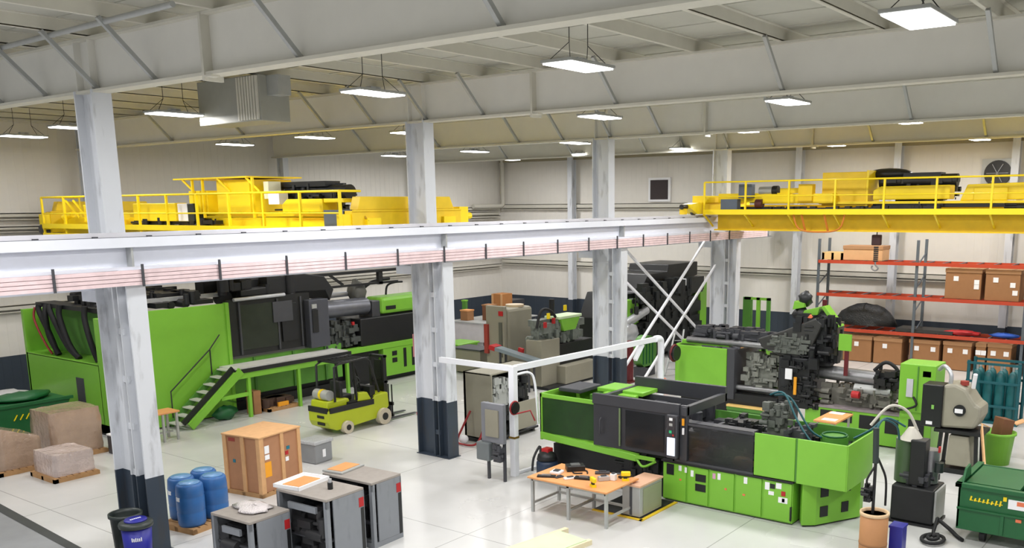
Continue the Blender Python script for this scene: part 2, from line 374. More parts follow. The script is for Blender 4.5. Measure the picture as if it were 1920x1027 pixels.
def area(x, y, wd):
    l = bpy.data.lights.new('lamp_light', 'AREA'); l.shape = 'RECTANGLE'; l.size = 1.14; l.size_y = .54; l.energy = wd; l.color = (1, .985, .985)
    o = bpy.data.objects.new('lamp_light', l); COL.objects.link(o); o.location = (x, y, 8.585)
for x, y, _ in LPOS: area(x, y, LAMP_W*(.42 if y > 23 and x < 32 else 1.35 if x > 33 else 1))
for i, (x, y) in enumerate(GRID):
    c = copy_tree(lp); c.location = (x, y, 8.6); c['label'] = f'rectangular glowing light hung outside the picture, {ORD[i]} of those'; c['group'] = 'lights beyond the frame'
    area(x, y, LAMP_W)
# ================================================================ RUNWAYS
def runway(Yc, lab, cond):
    t = thing('crane_runway', lab, 'crane rail', (17.1, Yc, 5.3)); o = W(t)
    o.box(-3, 40, Yc-.015, Yc+.015, 5.45, 5.92); o.build('web', RUNW, t)
    W(t).box(-3, 40, Yc-.2, Yc+.2, 5.4, 5.45).build('bottom_flange', RUNW, t)
    o = W(t); o.box(-3, 40, Yc-.21, Yc+.24, 5.92, 5.97); o.box(-3, 40, Yc-.24, Yc-.21, 5.8, 5.975); o.build('top_flange', RUNW, t)
    W(t).box(-3, 40, Yc-.04, Yc+.04, 5.97, 6.06).build('rail', mat('rail_steel', (206, 205, 210), .5), t)
    for X in CX:
        W(t).box(X-.02, X+.02, Yc-.19, Yc+.19, 5.25, 5.92).build('stiffener', LSTEEL, t)
        W(t).box(X-.3, X+.3, Yc-.22, Yc+.22, 5.25, 5.4).build('seat', RUNW, t)
    o = W(t); o.box(-3, 40, Yc-.085, Yc-.07, 5.97, 5.98)
    for k in range(40):
        x = .3+k; o.box(x, x+.09, Yc-.12, Yc-.07, 5.97, 6.0)
    o.build('rail_clip', DGREY, t)
    if cond:
        for X in CX: W(t).box(X-.03, X+.03, 16.8, Yc+.0, 5.6, 5.8).build('tie_back', RUNW, t)
runway(16.49, 'long white crane runway girder crossing the whole picture in front of the columns', True)
t = thing('crane_runway', 'white crane runway behind the columns, carrying the left yellow crane', 'crane rail', (17.1, 17.9, 5.3)); o = W(t)
o.box(-3, 40, 17.885, 17.915, 5.0, 5.5); o.build('web', RUNW, t)
W(t).box(-3, 40, 17.7, 18.1, 5.5, 5.54).build('top_flange', RUNW, t); W(t).box(-3, 40, 17.7, 18.1, 4.96, 5.0).build('bottom_flange', RUNW, t); W(t).box(-3, 40, 17.86, 17.94, 5.54, 5.6).build('rail', STEEL, t)
for X in CX: W(t).box(X-.15, X+.15, 17.42, 18.0, 4.75, 4.96).build('bracket', RUNW, t)
t = thing('crane_runway', 'white crane runway along the left wall under the crane end', 'crane rail', (17.1, 33.0, 5.3)); o = W(t)
W(t).box(-3, 40, 32.98, 33.02, 5.0, 5.5).build('web', RUNW, t); W(t).box(-3, 40, 32.8, 33.2, 5.5, 5.54).build('top_flange', RUNW, t)
W(t).box(-3, 40, 32.8, 33.2, 4.96, 5.0).build('bottom_flange', RUNW, t); W(t).box(-3, 40, 32.96, 33.04, 5.54, 5.6).build('rail', STEEL, t)
for X in (.9, 8.94, 17.1, 25.5, 33.6): W(t).box(X-.15, X+.15, 33.0, 33.55, 4.75, 4.96).build('bracket', RUNW, t)
# conductor bars below the near runway and their hangers
CB = mat('conductor_bars', (228, 204, 206), .5, var=.25, scale=5)
t = thing('conductor_bar', 'pinkish electric conductor bars slung under the near side of the long runway', 'conductor', (17, 16.2, 5.1))
for k in range(4):
    W(t).box(-3, 36, 16.17, 16.2, 5.125+k*.07, 5.185+k*.07).build('bar', CB, t)
W(t).box(-3, 36, 16.22, 16.235, 5.12, 5.40).build('backing_strip', mat('pale_pink_backing', (222, 200, 204), .6, var=.12, scale=4), t)
hk = None
for k in range(22):
    X = -.4+1.565*k+.03
    if hk is None:
        hk = thing('conductor_hanger', 'dark upright hanger clamp holding the pink conductor bars to the runway', 'hanger', (X, 16.18, 5.1), group='hangers along the conductor bars')
        MB().box(-.02, .02, -.045, -.015, 0, .40).build('strap', DGREY, hk); MB().box(-.015, .015, -.015, .105, .28, .3).build('clamp', DGREY, hk)
    c = hk if k == 0 else copy_tree(hk, (X, 16.18, 5.1))
    n = round((X-7.45)/1.565)
    c['label'] = 'dark upright strap on the pink conductor bars, ' + (ORD[n]+' from the left picture edge' if 0 <= n < 15 else ORD[-n-1]+' beyond the left picture edge' if n < 0 else ORD[n-15]+' beyond the right crane end')
# cross braces
for i, (a, b) in enumerate((((25.9, 17.3, 5.6), (33.4, 17.3, .87)), ((25.5, 17.3, 4.74), (33.1, 17.3, .1)), ((33.4, 17.2, 5.7), (26.2, 17.2, .5)), ((33.4, 17.2, 4.05), (27.8, 17.2, .1)))):
    tag(MB().beam(a, b, .075, .075).build('cross_brace', BRAID), ('upper white diagonal brace falling rightward between third and farthest columns', 'lower white diagonal brace falling rightward between third and farthest columns', 'upper white diagonal brace falling leftward between farthest and third columns', 'lower white diagonal brace falling leftward between farthest and third columns')[i], 'brace', 'crossed white braces')
# ================================================================ CRANES
def railing(t, X, ys, z0, z1, r=.03, X2=None):
    m = W(t)
    m.cyl((X, ys[0], z1), (X, ys[-1], z1), r, 8); m.cyl((X, ys[0], (z0+z1)/2+.03), (X, ys[-1], (z0+z1)/2+.03), r*.7, 8)
    m.build('guard_rail', YELLOW, t)
    for y in ys: W(t).box(X-r, X+r, y-r, y+r, z0-.12, z1).build('rail_post', YELLOW, t)
t = thing('bridge_crane', 'yellow bridge crane on the left, in front of the left wall, with railed walkway', 'crane', (17, 25, 5.6))
railing(t, 14.95, [32.6-1.49*k for k in range(11)], 5.75, 6.85)
m = W(t)
m.cyl((14.95, 32.6, 6.85), (16.2, 32.6, 6.85), .03, 8); m.cyl((16.2, 32.6, 6.85), (16.2, 32.6, 5.9), .03, 8); m.cyl((14.95, 17.7, 6.85), (15.6, 17.7, 6.85), .03, 8)
m.build('end_rail', YELLOW, t)
o = W(t); o.box(14.9, 15.7, 17.7, 32.6, 5.92, 5.96); o.box(14.88, 14.92, 17.7, 32.6, 5.85, 6.0); o.box(14.88, 14.92, 17.7, 32.6, 5.62, 5.7)
o.build('walkway', YELLOW, t)
W(t).box(15.7, 16.15, 17.6, 33.1, 5.65, 6.2).build('near_girder', YELLOW, t); W(t).box(18.4, 18.85, 17.6, 33.1, 5.65, 6.2).build('far_girder', YELLOW, t)
for yy in (17.85, 33.0):
    o = W(t); o.box(15.3, 19.15, yy-.16, yy+.16, 5.68, 6.38); o.prism([(15.5, 6.4), (18.9, 6.4), (18.75, 6.72), (15.6, 6.72)], yy-.15, yy+.15, 'y'); o.box(15.3, 19.15, yy-.19, yy-.16, 6.35, 6.4)
    o.build('end_truck', mat('crane_yellow_shaded', (238, 200, 22), .5, var=.12, scale=4), t, .01)  # end truck takes the darkened crane yellow, its shade is in the colour
    o = W(t)
    for x in (15.15, 19.4): o.cyl((x, yy-.05, 5.8), (x, yy+.05, 5.8), .2, 20)
    o.build('wheel', DGREY, t)
    o = W(t); o.box(19.15, 19.5, yy-.12, yy+.12, 5.8, 6.45); o.cyl((19.5, yy, 6.2), (19.7, yy, 6.2), .09, 12); o.build('buffer', YELLOW, t); W(t).box(15.05, 15.3, yy-.12, yy+.12, 5.8, 6.3).build('buffer', YELLOW, t)
for y0, y1, z0, z1, nm, mt in ((29.4, 30.6, 6.05, 6.6, 'motor_cover', YELLOW), (25.3, 27.6, 6.1, 6.62, 'gearbox_cover', YELLOW), (24.7, 25.2, 6.1, 6.6, 'control_box', PAPER), (24.4, 24.7, 6.1, 6.6, 'terminal_box', DKBIN)):
    W(t).box(15.3, 15.68, y0, y1, z0, z1).build(nm, mt, t, .02)
m = W(t)
for y in (31.5, 31.0): m.beam((15.2, y, 6.75), (15.4, y-.4, 6.2), .05, .05)
m.cyl((15.4, 28.2, 6.25), (15.4, 28.9, 6.25), .12, 14); m.cyl((15.3, 31.3, 6.3), (15.3, 31.9, 6.2), .1, 12); m.build('drive_shaft', YELLOW, t)
W(t).greeble(15.3, 15.7, 23.3, 28, 5.97, 6.2, 40, 4, .06, .25).build('drive_gear', BLACK, t)
# hoist trolley of left crane, own thing
t = thing('crane_hoist_trolley', 'yellow hoist trolley with tall box and black motors on the left crane', 'hoist', (16.5, 22, 6.2))
o = W(t); o.box(15.75, 18.7, 18.2, 24.6, 6.24, 6.34); o.build('frame', YELLOW, t)
W(t).box(15.5, 16.9, 22.0, 23.5, 6.34, 7.22).build('equipment_box', YELLOW, t, .02)
o = W(t); o.box(15.3, 17.1, 21.8, 25.3, 7.26, 7.3)
for y in (21.9, 23.2, 24.9): o.beam((15.35, y, 7.26), (15.5, y-.35, 6.9), .05, .05)
for y in (21.7, 24.0, 24.5): o.beam((15.4, y, 6.2), (15.4, y, 7.26), .06, .06)
o.build('top_platform', YELLOW, t)
for y in (24.0, 24.35, 24.7): W(t).box(15.45, 15.9, y-.1, y+.1, 6.34, 6.95).build('relay_box', YELLOW, t, .01)
W(t).box(15.5, 15.8, 20.75, 21.2, 6.55, 6.9).build('white_box', PAPER, t, .01)
W(t).box(15.6, 16.0, 21.3, 21.5, 6.7, 7.15).build('lamp_panel', mat('cream_panel', (236, 232, 200), .5), t)
o = W(t); o.prism([(20.5, 6.35), (18.9, 6.35), (18.9, 6.68), (20.3, 6.68), (20.5, 6.55)], 15.4, 15.9, 'x'); o.box(15.4, 15.9, 18.1, 18.85, 6.58, 6.68)
o.build('drum_cover', YELLOW, t, .02)
o = W(t); o.cyl((16.3, 18.9, 6.86), (16.3, 21.6, 6.92), .16, 18); o.cyl((16.2, 18.75, 6.84), (16.2, 19.0, 6.84), .2, 18); o.box(16.1, 16.6, 19.6, 21.9, 7.0, 7.14); o.greeble(15.8, 16.8, 18.9, 21.5, 6.34, 7.08, 140, 8, .04, .2)
o.build('hoist_motor', BLACK, t)
W(t).box(15.3, 15.7, 17.95, 18.75, 6.0, 6.4).build('grey_box', mat('slate_box', (88, 98, 112), .5), t, .01)
o = W(t)
for k in range(9): o.tube([(15.8, 17.95+.03*k, 6.5), (15.7, 17.8-.02*k, 6.2), (15.9, 17.7, 6.0)], .02, 6, 4)
o.build('cable_bundle', mat('yellow_cable', (190, 150, 30), .6), t)
# ---- right crane
YSHADE = mat('crane_yellow_shaded', (238, 200, 22), .5, var=.12, scale=4)  # darker copy of the crane yellow, shade put into the colour
t = thing('bridge_crane', 'yellow bridge crane on the right, above the pallet rack, reaching out of the frame', 'crane', (31.5, 6, 5.6))
railing(t, 30.5, [16.2-1.62*k for k in range(20)], 6.15, 7.22)
o = W(t); o.box(30.42, 31.2, -15, 16.2, 6.1, 6.14); o.box(30.4, 30.44, -15, 16.2, 6.08, 6.26)
for k in range(20): o.beam((30.45, 16.2-1.62*k, 6.1), (31.2, 16.2-1.62*k, 5.65), .05, .05)
o.build('walkway', YELLOW, t)
o = W(t); o.box(31.2, 31.7, -16, 16.0, 5.55, 6.1); o.box(31.1, 31.8, -16, 16.1, 5.5, 5.55); o.box(31.1, 31.8, -16, 16.1, 6.1, 6.14); o.build('near_girder', YSHADE, t)
W(t).box(33.4, 33.9, -16, 16.0, 5.6, 6.4).build('far_girder', YSHADE, t)
o = W(t); o.box(30.2, 34.5, 16.3, 16.68, 6.1, 6.5); o.prism([(30.2, 6.1), (30.2, 6.5), (29.7, 6.45), (29.7, 6.3)], 16.3, 16.68, 'y'); o.box(30.6, 34, 16.2, 16.75, 6.5, 6.75); o.build('end_truck', YELLOW, t, .01)
o = W(t)
for x in (30.2, 34.3): o.cyl((x, 16.44, 6.24), (x, 16.54, 6.24), .18, 18)
o.build('wheel', DGREY, t)
o = W(t); o.cyl((29.35, 16.5, 6.36), (29.7, 16.5, 6.36), .09, 12); o.build('buffer', BLACK, t); W(t).box(29.4, 29.6, 16.4, 16.6, 6.1, 6.3).build('rail_sweep', YSHADE, t)
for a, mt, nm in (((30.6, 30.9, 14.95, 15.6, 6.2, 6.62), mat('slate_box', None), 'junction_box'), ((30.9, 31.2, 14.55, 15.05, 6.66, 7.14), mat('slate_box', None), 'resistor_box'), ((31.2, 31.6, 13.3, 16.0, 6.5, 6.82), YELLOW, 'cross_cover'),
                  ((31.0, 31.4, 11.6, 14.2, 6.45, 6.78), YELLOW, 'shaft_cover'), ((30.9, 31.2, 12.3, 12.8, 6.5, 7.1), YSHADE, 'relay_box'), ((31.2, 31.6, 12.8, 13.6, 6.8, 6.98), YELLOW, 'motor_cover')):
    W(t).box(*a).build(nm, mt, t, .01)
o = W(t); o.cyl((31.3, 13.9, 6.9), (31.3, 14.4, 6.9), .15, 16); o.build('motor', LSTEEL, t); W(t).cyl((31.3, 13.7, 6.9), (31.3, 13.9, 6.9), .17, 16).build('motor_end', BLACK, t)
W(t).cyl((31, 14.15, 6.45), (31, 14.4, 6.45), .16, 16).build('brake_drum', mat('dark_red_brown', (84, 40, 40), .5), t)
W(t).greeble(30.9, 31.3, 8, 15.5, 6.15, 6.35, 50, 12, .08, .3).build('drive_gear', BLACK, t)
o = W(t)
for y in (12.4, 11.6): o.beam((30.7, y, 5.5), (30.45, y+.1, 6.2), .05, .05)
o.tube([(30.55, 12.8, 6.1), (30.6, 12.6, 5.6), (30.6, 11.9, 5.5), (30.6, 11.2, 5.6), (30.55, 11, 6.1)], .03, 8, 4); o.build('cable_tray', mat('rusty_orange', (206, 124, 40), .6), t)
t = thing('crane_hoist_trolley', 'yellow hoist trolley with large box, ribbed cover and black motors on the right crane', 'hoist', (32.5, 9, 6.3))
o = W(t); o.box(31.3, 33.9, 3.0, 12.2, 6.42, 6.5); o.build('frame', YELLOW, t)
W(t).box(31.4, 32.6, 10.62, 12.15, 6.35, 7.48).build('equipment_box', YSHADE, t, .02); W(t).box(31.4, 32.6, 10.55, 10.62, 6.35, 7.52).build('box_end', YELLOW, t)
o = W(t); o.prism([(10.35, 6.55), (10.35, 6.85), (10.1, 6.98), (7.9, 7.0), (7.9, 6.55)], 31.3, 31.9, 'x'); o.build('drum_cover', YELLOW, t, .03)
o = W(t); o.prism([(7.6, 6.5), (7.4, 7.0), (3.0, 7.1), (3.0, 6.55)], 31.35, 31.9, 'x'); o.box(31.3, 31.4, 6.2, 7.2, 6.5, 6.9); o.build('rear_cover', YELLOW, t, .03)
o = W(t); o.cyl((32.2, 7.9, 7.15), (32.2, 10.4, 7.15), .22, 18); o.box(32.0, 32.6, 8.4, 9.6, 7.25, 7.42); o.blob((32.4, 10.2, 7.4), (.4, .8, .2), 16, 8); o.greeble(31.9, 32.6, 7.8, 10.4, 6.5, 7.3, 120, 3, .05, .25); o.build('hoist_motor', BLACK, t)
W(t).greeble(31.3, 31.6, 3, 10.5, 6.3, 6.48, 40, 9, .08, .3).build('drive_gear', BLACK, t)
W(t).box(31.2, 31.3, 5.0, 5.6, 6.85, 7.25).build('sign_plate', DGREY, t)
t = thing('crane_hook_block', 'dark hook block hanging on chain below the right yellow crane', 'hook', (31.5, 10.2, 4.2))
W(t).cyl((31.5, 10.2, 5.35), (31.5, 10.2, 6.4), .02, 8).build('rope', DGREY, t); W(t).box(31.4, 31.6, 10.05, 10.35, 5.05, 5.4).build('sheave_block', mat('rust_black', (60, 34, 34), .6), t, .03)
o = W(t)
for k in range(8): o.box(31.46, 31.54, 10.13, 10.27, 4.5+k*.065, 4.55+k*.065)
o.build('chain', BLACK, t); W(t).tube([(31.5, 10.2, 4.55), (31.5, 10.2, 4.4), (31.5, 10.1, 4.28), (31.5, 10.2, 4.2), (31.5, 10.32, 4.28), (31.5, 10.3, 4.36)], .025, 8, 5).build('hook', STEEL, t)
# screens, fans, pipe on walls
t = thing('wall_fan', 'dark square louvred fan in white frame on the far wall', 'fan', (40.3, 23.9, 7.15))
MB().box(-.04, .08, -.62, .62, -.58, .58).build('frame', PAPER, t); m = MB().box(-.06, -.04, -.5, .5, -.47, .47); [m.box(-.08, -.05, -.48, .48, z*.11-.02, z*.11+.02) for z in range(-4, 5)]
m.build('louvre', mat('dark_louvre', (44, 30, 30), .5), t)
t = thing('wall_fan', 'round dark wall fan behind the right crane, near the right edge', 'fan', (40.3, 8.4, 7.55))
MB().box(-.02, .08, -.62, .62, -.55, .55).build('frame', LSTEEL, t); MB().cyl((-.12, 0, 0), (-.02, 0, 0), .5, 28).build('guard_ring', BLACK, t)
m = MB(); [m.beam((-.14, 0, 0), (-.14, .4*math.cos(k), .4*math.sin(k)), .1, .02) for k in (0, 1.05, 2.1, 3.14, 4.2, 5.24)]; m.build('blade', STEEL, t)
tag(MB().tube([(37.7, 33.9, 6.42), (40.0, 33.9, 6.42), (40.1, 33.85, 6.5), (40.12, 33.85, 6.7), (40.12, 33.85, 9.3)], .12, 12).build('drain_pipe', GIRT), 'white elbow pipe running up the far room corner', 'pipe')
tag(MB().tube([(35.5, 34.19, 6.0), (40.1, 34.19, 6.0)], .09, 12).build('drain_pipe', GIRT), 'white horizontal pipe low in the far room corner', 'pipe')
# ================================================================ FRONT MACHINE (X 17.15 .. 18.8, Y 5.9 .. 13.45)
def vents(t, axis, fixed, cells, m=BLACK, name='vent'):
    for a0, a1, z0, z1 in cells:
        o = W(t)
        if axis == 'y': o.box(fixed-.012, fixed+.03, a0, a1, z0, z1)
        else: o.box(a0, a1, fixed-.012, fixed+.03, z0, z1)
        o.build(name, m, t)
def stickers(t, face, items):
    for a0, a1, z0, z1, mm in items:
        W(t).box(face-.006, face+.01, a0, a1, z0, z1).build('sticker', mm, t)
t = thing('injection_molding_machine', 'front lime green moulding machine with black sliding door, beside the workbench', 'machine', (17.9, 9.7, 0))
X0 = 17.17
W(t).box(X0+.03, 18.45, 6.98, 10.03, .03, .90).build('base', GREEN, t, .01)
for y0, y1 in ((6.99, 7.62), (7.65, 8.25), (8.28, 8.86), (8.89, 9.40), (9.43, 10.02)):
    W(t).box(X0, X0+.03, y0+.01, y1-.01, .06, .88).build('base_door', GREEN, t, .006)
W(t).box(X0-.03, 18.5, 6.96, 10.05, .90, .94).build('ledge', BLACK, t)
W(t).box(X0+.08, 18.4, 7.0, 10.0, 0, .04).build('plinth', BLACK, t)
vents(t, 'y', X0, [(8.95, 9.2, .58, .74), (8.95, 9.2, .36, .52), (9.74, 9.92, .62, .86), (6.99, 7.02, .1, .4)])
stickers(t, X0, [(9.55, 9.62, .74, .86, PAPER), (9.42, 9.47, .72, .84, PAPER), (9.25, 9.32, .66, .8, PAPER), (8.72, 8.79, .7, .82, mat('pink_label', (214, 160, 190), .6)), (8.6, 8.67, .7, .84, PAPER), (7.98, 8.06, .72, .86, PAPER),
    (7.48, 7.58, .68, .84, PAPER), (7.36, 7.47, .72, .82, BLACK), (7.22, 7.34, .74, .86, PAPER), (7.38, 7.5, .58, .66, PAPER), (7.13, 7.22, .6, .7, RED), (7.08, 7.28, .45, .57, PAPER), (7.14, 7.2, .47, .55, BLACK), (8.45, 8.5, .5, .54, SALMON), (8.02, 8.08, .45, .49, SALMON), (9.55, 9.6, .52, .56, SALMON)])
# end pod below the cover
o = W(t); o.prism([(17.38, 6.55), (17.2, 6.78), (17.45, 6.92), (18.6, 6.92), (18.6, 6.0), (18.4, 6.0)], .04, .95, 'z'); o.build('end_pod', GREEN, t, .01)
o = W(t); o.prism([(17.42, 6.58), (17.26, 6.78), (17.5, 6.88), (18.5, 6.88), (18.5, 6.06), (18.4, 6.06)], 0, .05, 'z'); o.build('pod_plinth', BLACK, t)
dv = Vector((18.4-17.38, 6.0-6.55, 0)).normalized(); nn = Vector((-.475, -.88, 0))
for s0, s1, z0, z1 in ((.1, .3, .62, .84), (.1, .3, .2, .42), (.66, .88, .66, .84), (.66, .84, .22, .44)):
    a = Vector((17.38, 6.55, 0))+dv*s0; b = Vector((17.38, 6.55, 0))+dv*s1
    W(t).add([tuple(a+nn*.015+Vector((0, 0, z0))), tuple(b+nn*.015+Vector((0, 0, z0))), tuple(b+nn*.015+Vector((0, 0, z1))), tuple(a+nn*.015+Vector((0, 0, z1))), tuple(a-nn*.03+Vector((0, 0, z0))), tuple(b-nn*.03+Vector((0, 0, z0))), tuple(b-nn*.03+Vector((0, 0, z1))), tuple(a-nn*.03+Vector((0, 0, z1)))],
        [(0, 1, 2, 3), (4, 7, 6, 5), (0, 4, 5, 1), (1, 5, 6, 2), (2, 6, 7, 3), (3, 7, 4, 0)]).build('vent', BLACK, t)
# green covers
W(t).box(X0-.02, X0+.02, 6.95, 7.84, .95, 1.85).build('cover_panel', GREEN, t, .012)
W(t).box(X0-.04, X0, 5.88, 6.90, .93, 1.86).build('cover_panel', GREEN, t, .012)
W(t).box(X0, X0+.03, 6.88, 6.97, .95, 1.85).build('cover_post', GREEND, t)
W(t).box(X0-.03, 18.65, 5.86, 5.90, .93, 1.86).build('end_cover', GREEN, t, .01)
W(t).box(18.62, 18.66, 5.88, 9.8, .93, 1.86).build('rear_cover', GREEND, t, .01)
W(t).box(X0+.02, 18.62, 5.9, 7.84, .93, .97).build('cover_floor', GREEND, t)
# window section
W(t).box(X0, X0+.02, 7.87, 9.72, .97, 1.80).build('guard_window', SMOKE, t)
o = W(t); o.box(X0-.02, X0+.04, 7.85, 9.76, 1.79, 1.84); o.box(X0-.02, X0+.04, 7.85, 9.76, .94, .99); o.box(X0-.02, X0+.04, 9.72, 9.77, .94, 1.84); o.box(X0-.01, X0+.3, 7.9, 9.7, 1.80, 1.84); o.build('window_frame', DGREY, t)
W(t).cyl((17.85, 6.3, 1.45), (17.85, 9.7, 1.45), .12, 16).build('barrel', STEEL, t)
W(t).greeble(17.4, 18.5, 7.2, 9.7, .97, 1.75, 90, 21, .06, .3).build('injection_unit', DGREY, t); W(t).greeble(17.3, 18.4, 7.9, 9.5, .97, 1.35, 40, 22, .05, .22).build('hydraulic_block', STEEL, t)
o = W(t); o.blob((17.4, 8.2, 1.1), (.12, .24, .12), 14, 8, .3, 3); o.build('paper_bundle', mat('brown_paper', (170, 132, 100), .8), t)
W(t).greeble(17.6, 18.1, 7.35, 7.95, 1.6, 2.42, 90, 23, .04, .16).build('feed_throat', mat('grime_grey', (90, 94, 88), .6, var=.4, scale=9), t)
W(t).greeble(17.3, 18.5, 6.0, 7.6, 1.3, 1.72, 60, 24, .05, .3).build('drive_motor', BLACK, t); W(t).greeble(17.5, 18.3, 6.9, 7.4, 1.55, 1.98, 60, 28, .04, .14).build('valve_bank', DGREY, t); W(t).greeble(17.5, 18.4, 8.0, 8.9, 1.6, 1.95, 50, 29, .04, .14).build('barrel_cover', BLACK, t)
o = W(t); o.cyl((18.1, 6.5, 1.5), (18.1, 6.5, 1.78), .28, 20); o.build('green_wheel', GREEND, t); W(t).tube([(18.1+.25*math.cos(a), 6.5+.25*math.sin(a), 1.8) for a in [k*.52 for k in range(13)]], .02, 8).build('coiled_hose', DKGRN, t)
for k, pts in enumerate((((18, 7.9, 2.5), (17.8, 7.5, 2.6), (17.6, 7.1, 2.1), (17.5, 6.7, 1.7), (17.8, 6.4, 1.6)), ((18, 7.8, 2.5), (17.9, 7.4, 2.5), (17.8, 6.9, 1.9), (18.0, 6.6, 1.7)), ((18.4, 6.2, 1.7), (18.6, 5.9, 1.9), (18.9, 5.7, 2.1), (19.2, 5.4, 1.9)))):
    W(t).tube(pts, .022, 8, 6).build('coolant_hose', TEAL, t)
for y0, y1, z in ((6.9, 6.97, 1.9),): W(t).box(17.4, 17.5, y0, y1, z-.1, z).build('bracket', DGREY, t)
# black sliding door & hood
W(t).box(X0-.08, X0-.02, 9.6, 11.84, 1.02, 2.02).build('sliding_door', mat('door_black', (50, 51, 56), .4), t, .01)
W(t).box(X0-.1, X0-.075, 9.95, 10.95, 1.12, 1.95).build('door_window', SMOKE, t)
o = W(t); o.box(X0-.1, X0+.0, 9.58, 11.86, 2.0, 2.24); o.box(X0-.1, 19.0, 9.40, 9.52, 2.0, 2.2); o.box(18.9, 19.0, 9.4, 11.86, 2.0, 2.35); o.box(X0, 19.0, 11.76, 11.86, 2.0, 2.14); o.box(X0-.06, X0+.04, 9.4, 9.58, 1.0, 2.22)
o.build('hood_frame', mat('hood_black', (60, 61, 66), .4), t, .01)
W(t).box(X0-.115, X0-.1, 11.08, 11.12, 1.1, 1.98).build('door_strip', mat('olive_strip', (110, 130, 90), .5), t)
for y in (9.85, 11.6): W(t).tube([(X0-.12, y, 1.3), (X0-.17, y, 1.35), (X0-.17, y, 1.65), (X0-.12, y, 1.7)], .015, 8).build('handle', DGREY, t)
W(t).greeble(17.5, 18.6, 9.6, 11.7, 1.0, 1.98, 60, 25, .08, .4).build('clamp_unit', DGREY, t)
W(t).box(18.6, 18.66, 9.5, 11.8, .2, 2.02).build('rear_guard', DGREY, t); W(t).box(17.3, 18.6, 9.6, 11.8, .9, 1.0).build('clamp_bed', BLACK, t)
# left trough
o = W(t); o.box(X0-.03, X0+.02, 11.8, 13.45, 1.95, 2.05); o.box(X0-.03, X0+.02, 13.38, 13.45, .9, 2.05); o.box(X0-.03, 18.6, 13.4, 13.45, .95, 2.05); o.box(18.55, 18.6, 11.8, 13.45, .95, 2.05); o.build('trough_frame', GREEN, t, .01)
W(t).box(X0-.005, X0+.005, 11.86, 13.4, 1.08, 1.95).build('mesh_panel', mat('green_mesh', (34, 66, 26), .4, var=.4, alpha=.85), t)
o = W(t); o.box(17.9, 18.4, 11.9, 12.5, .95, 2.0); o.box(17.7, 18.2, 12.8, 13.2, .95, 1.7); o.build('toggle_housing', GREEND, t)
W(t).greeble(17.4, 18.5, 11.9, 13.3, .95, 1.9, 40, 26, .1, .4).build('toggle_linkage', BLACK, t)
o = W(t); o.box(18.2, 18.98, 11.2, 12.5, 2.02, 2.12); o.box(18.0, 18.2, 11.3, 12.2, 1.98, 2.06); o.build('top_cover', GREEN, t, .02); W(t).box(17.7, 18.6, 12.65, 13.3, 2.02, 2.12).build('top_plate', DGREY, t, .02)
o = W(t); o.prism([(10.7, .78), (10.7, .93), (13.43, 1.10), (13.43, .93)], X0-.05, X0+.12, 'x'); o.prism([(10.8, .93), (13.4, 1.10), (13.4, .98), (10.8, .82)], X0+.12, 18.55, 'x'); o.build('lower_beam', GREEN, t, .01)
W(t).box(17.35, 18.5, 10.1, 13.2, .0, .80).build('lower_frame', BLACK, t); W(t).greeble(17.2, 17.5, 10.1, 11.4, .1, .95, 30, 27, .05, .3).build('piping', BLACK, t)
o = W(t); o.tube([(17.15, 10.7, .85), (17.1, 10.5, .7), (17.15, 10.2, .85)], .03, 8, 5); o.box(17.1, 17.14, 10.2, 10.7, .86, .94); o.build('green_bracket', GREEN, t)
# control panel
o = W(t); o.box(X0-.22, X0-.10, 9.56, 9.82, 1.05, 2.02); o.build('control_panel', DGREY, t, .02)
W(t).box(X0-.235, X0-.22, 9.60, 9.79, 1.12, 1.52).build('screen', SCREEN, t); W(t).box(X0-.235, X0-.22, 9.6, 9.79, 1.54, 1.96).build('keypad', mat('keypad_dark', (54, 52, 56), .5, var=.5, scale=20), t)
for z, c in ((1.9, PAPER), (1.78, LSTEEL)): W(t).box(X0-.24, X0-.235, 9.66, 9.74, z, z+.06).build('key', c, t)
W(t).box(X0-.24, X0-.235, 9.68, 9.74, 1.62, 1.68).build('green_button', mat('button_green', (40, 170, 110), .5, emit=.3), t); W(t).box(X0-.24, X0-.235, 9.62, 9.66, 1.56, 1.6).build('red_button', RED, t)
W(t).box(X0-.13, X0-.1, 9.44, 9.49, 1.8, 1.95).build('warning_label', TAGO, t)
W(t).box(X0-.13, X0-.1, 9.44, 9.48, 1.6, 1.74).build('sticker', PAPER, t)
tag(MB().add([(15.75, 10.9, .006), (15.75, 9.72, .006), (17.15, 9.72, .006), (17.15, 10.9, .006), (15.75, 10.9, .02), (15.75, 9.72, .02), (17.15, 9.72, .02), (17.15, 10.9, .02)], [(0, 1, 2, 3), (4, 5, 6, 7), (0, 1, 5, 4), (1, 2, 6, 5), (2, 3, 7, 6), (3, 0, 4, 7)]).build('floor_mat', RUBBER), 'black floor mat with yellow edges beside the front machine door', 'mat')
o = MB(); o.box(15.66, 15.74, 9.64, 10.9, .004, .022); o.box(15.66, 17.15, 9.62, 9.70, .004, .022); tag(o.build('mat_edge', TAPEY), 'yellow safety edge strip around the black floor mat', 'edge strip')
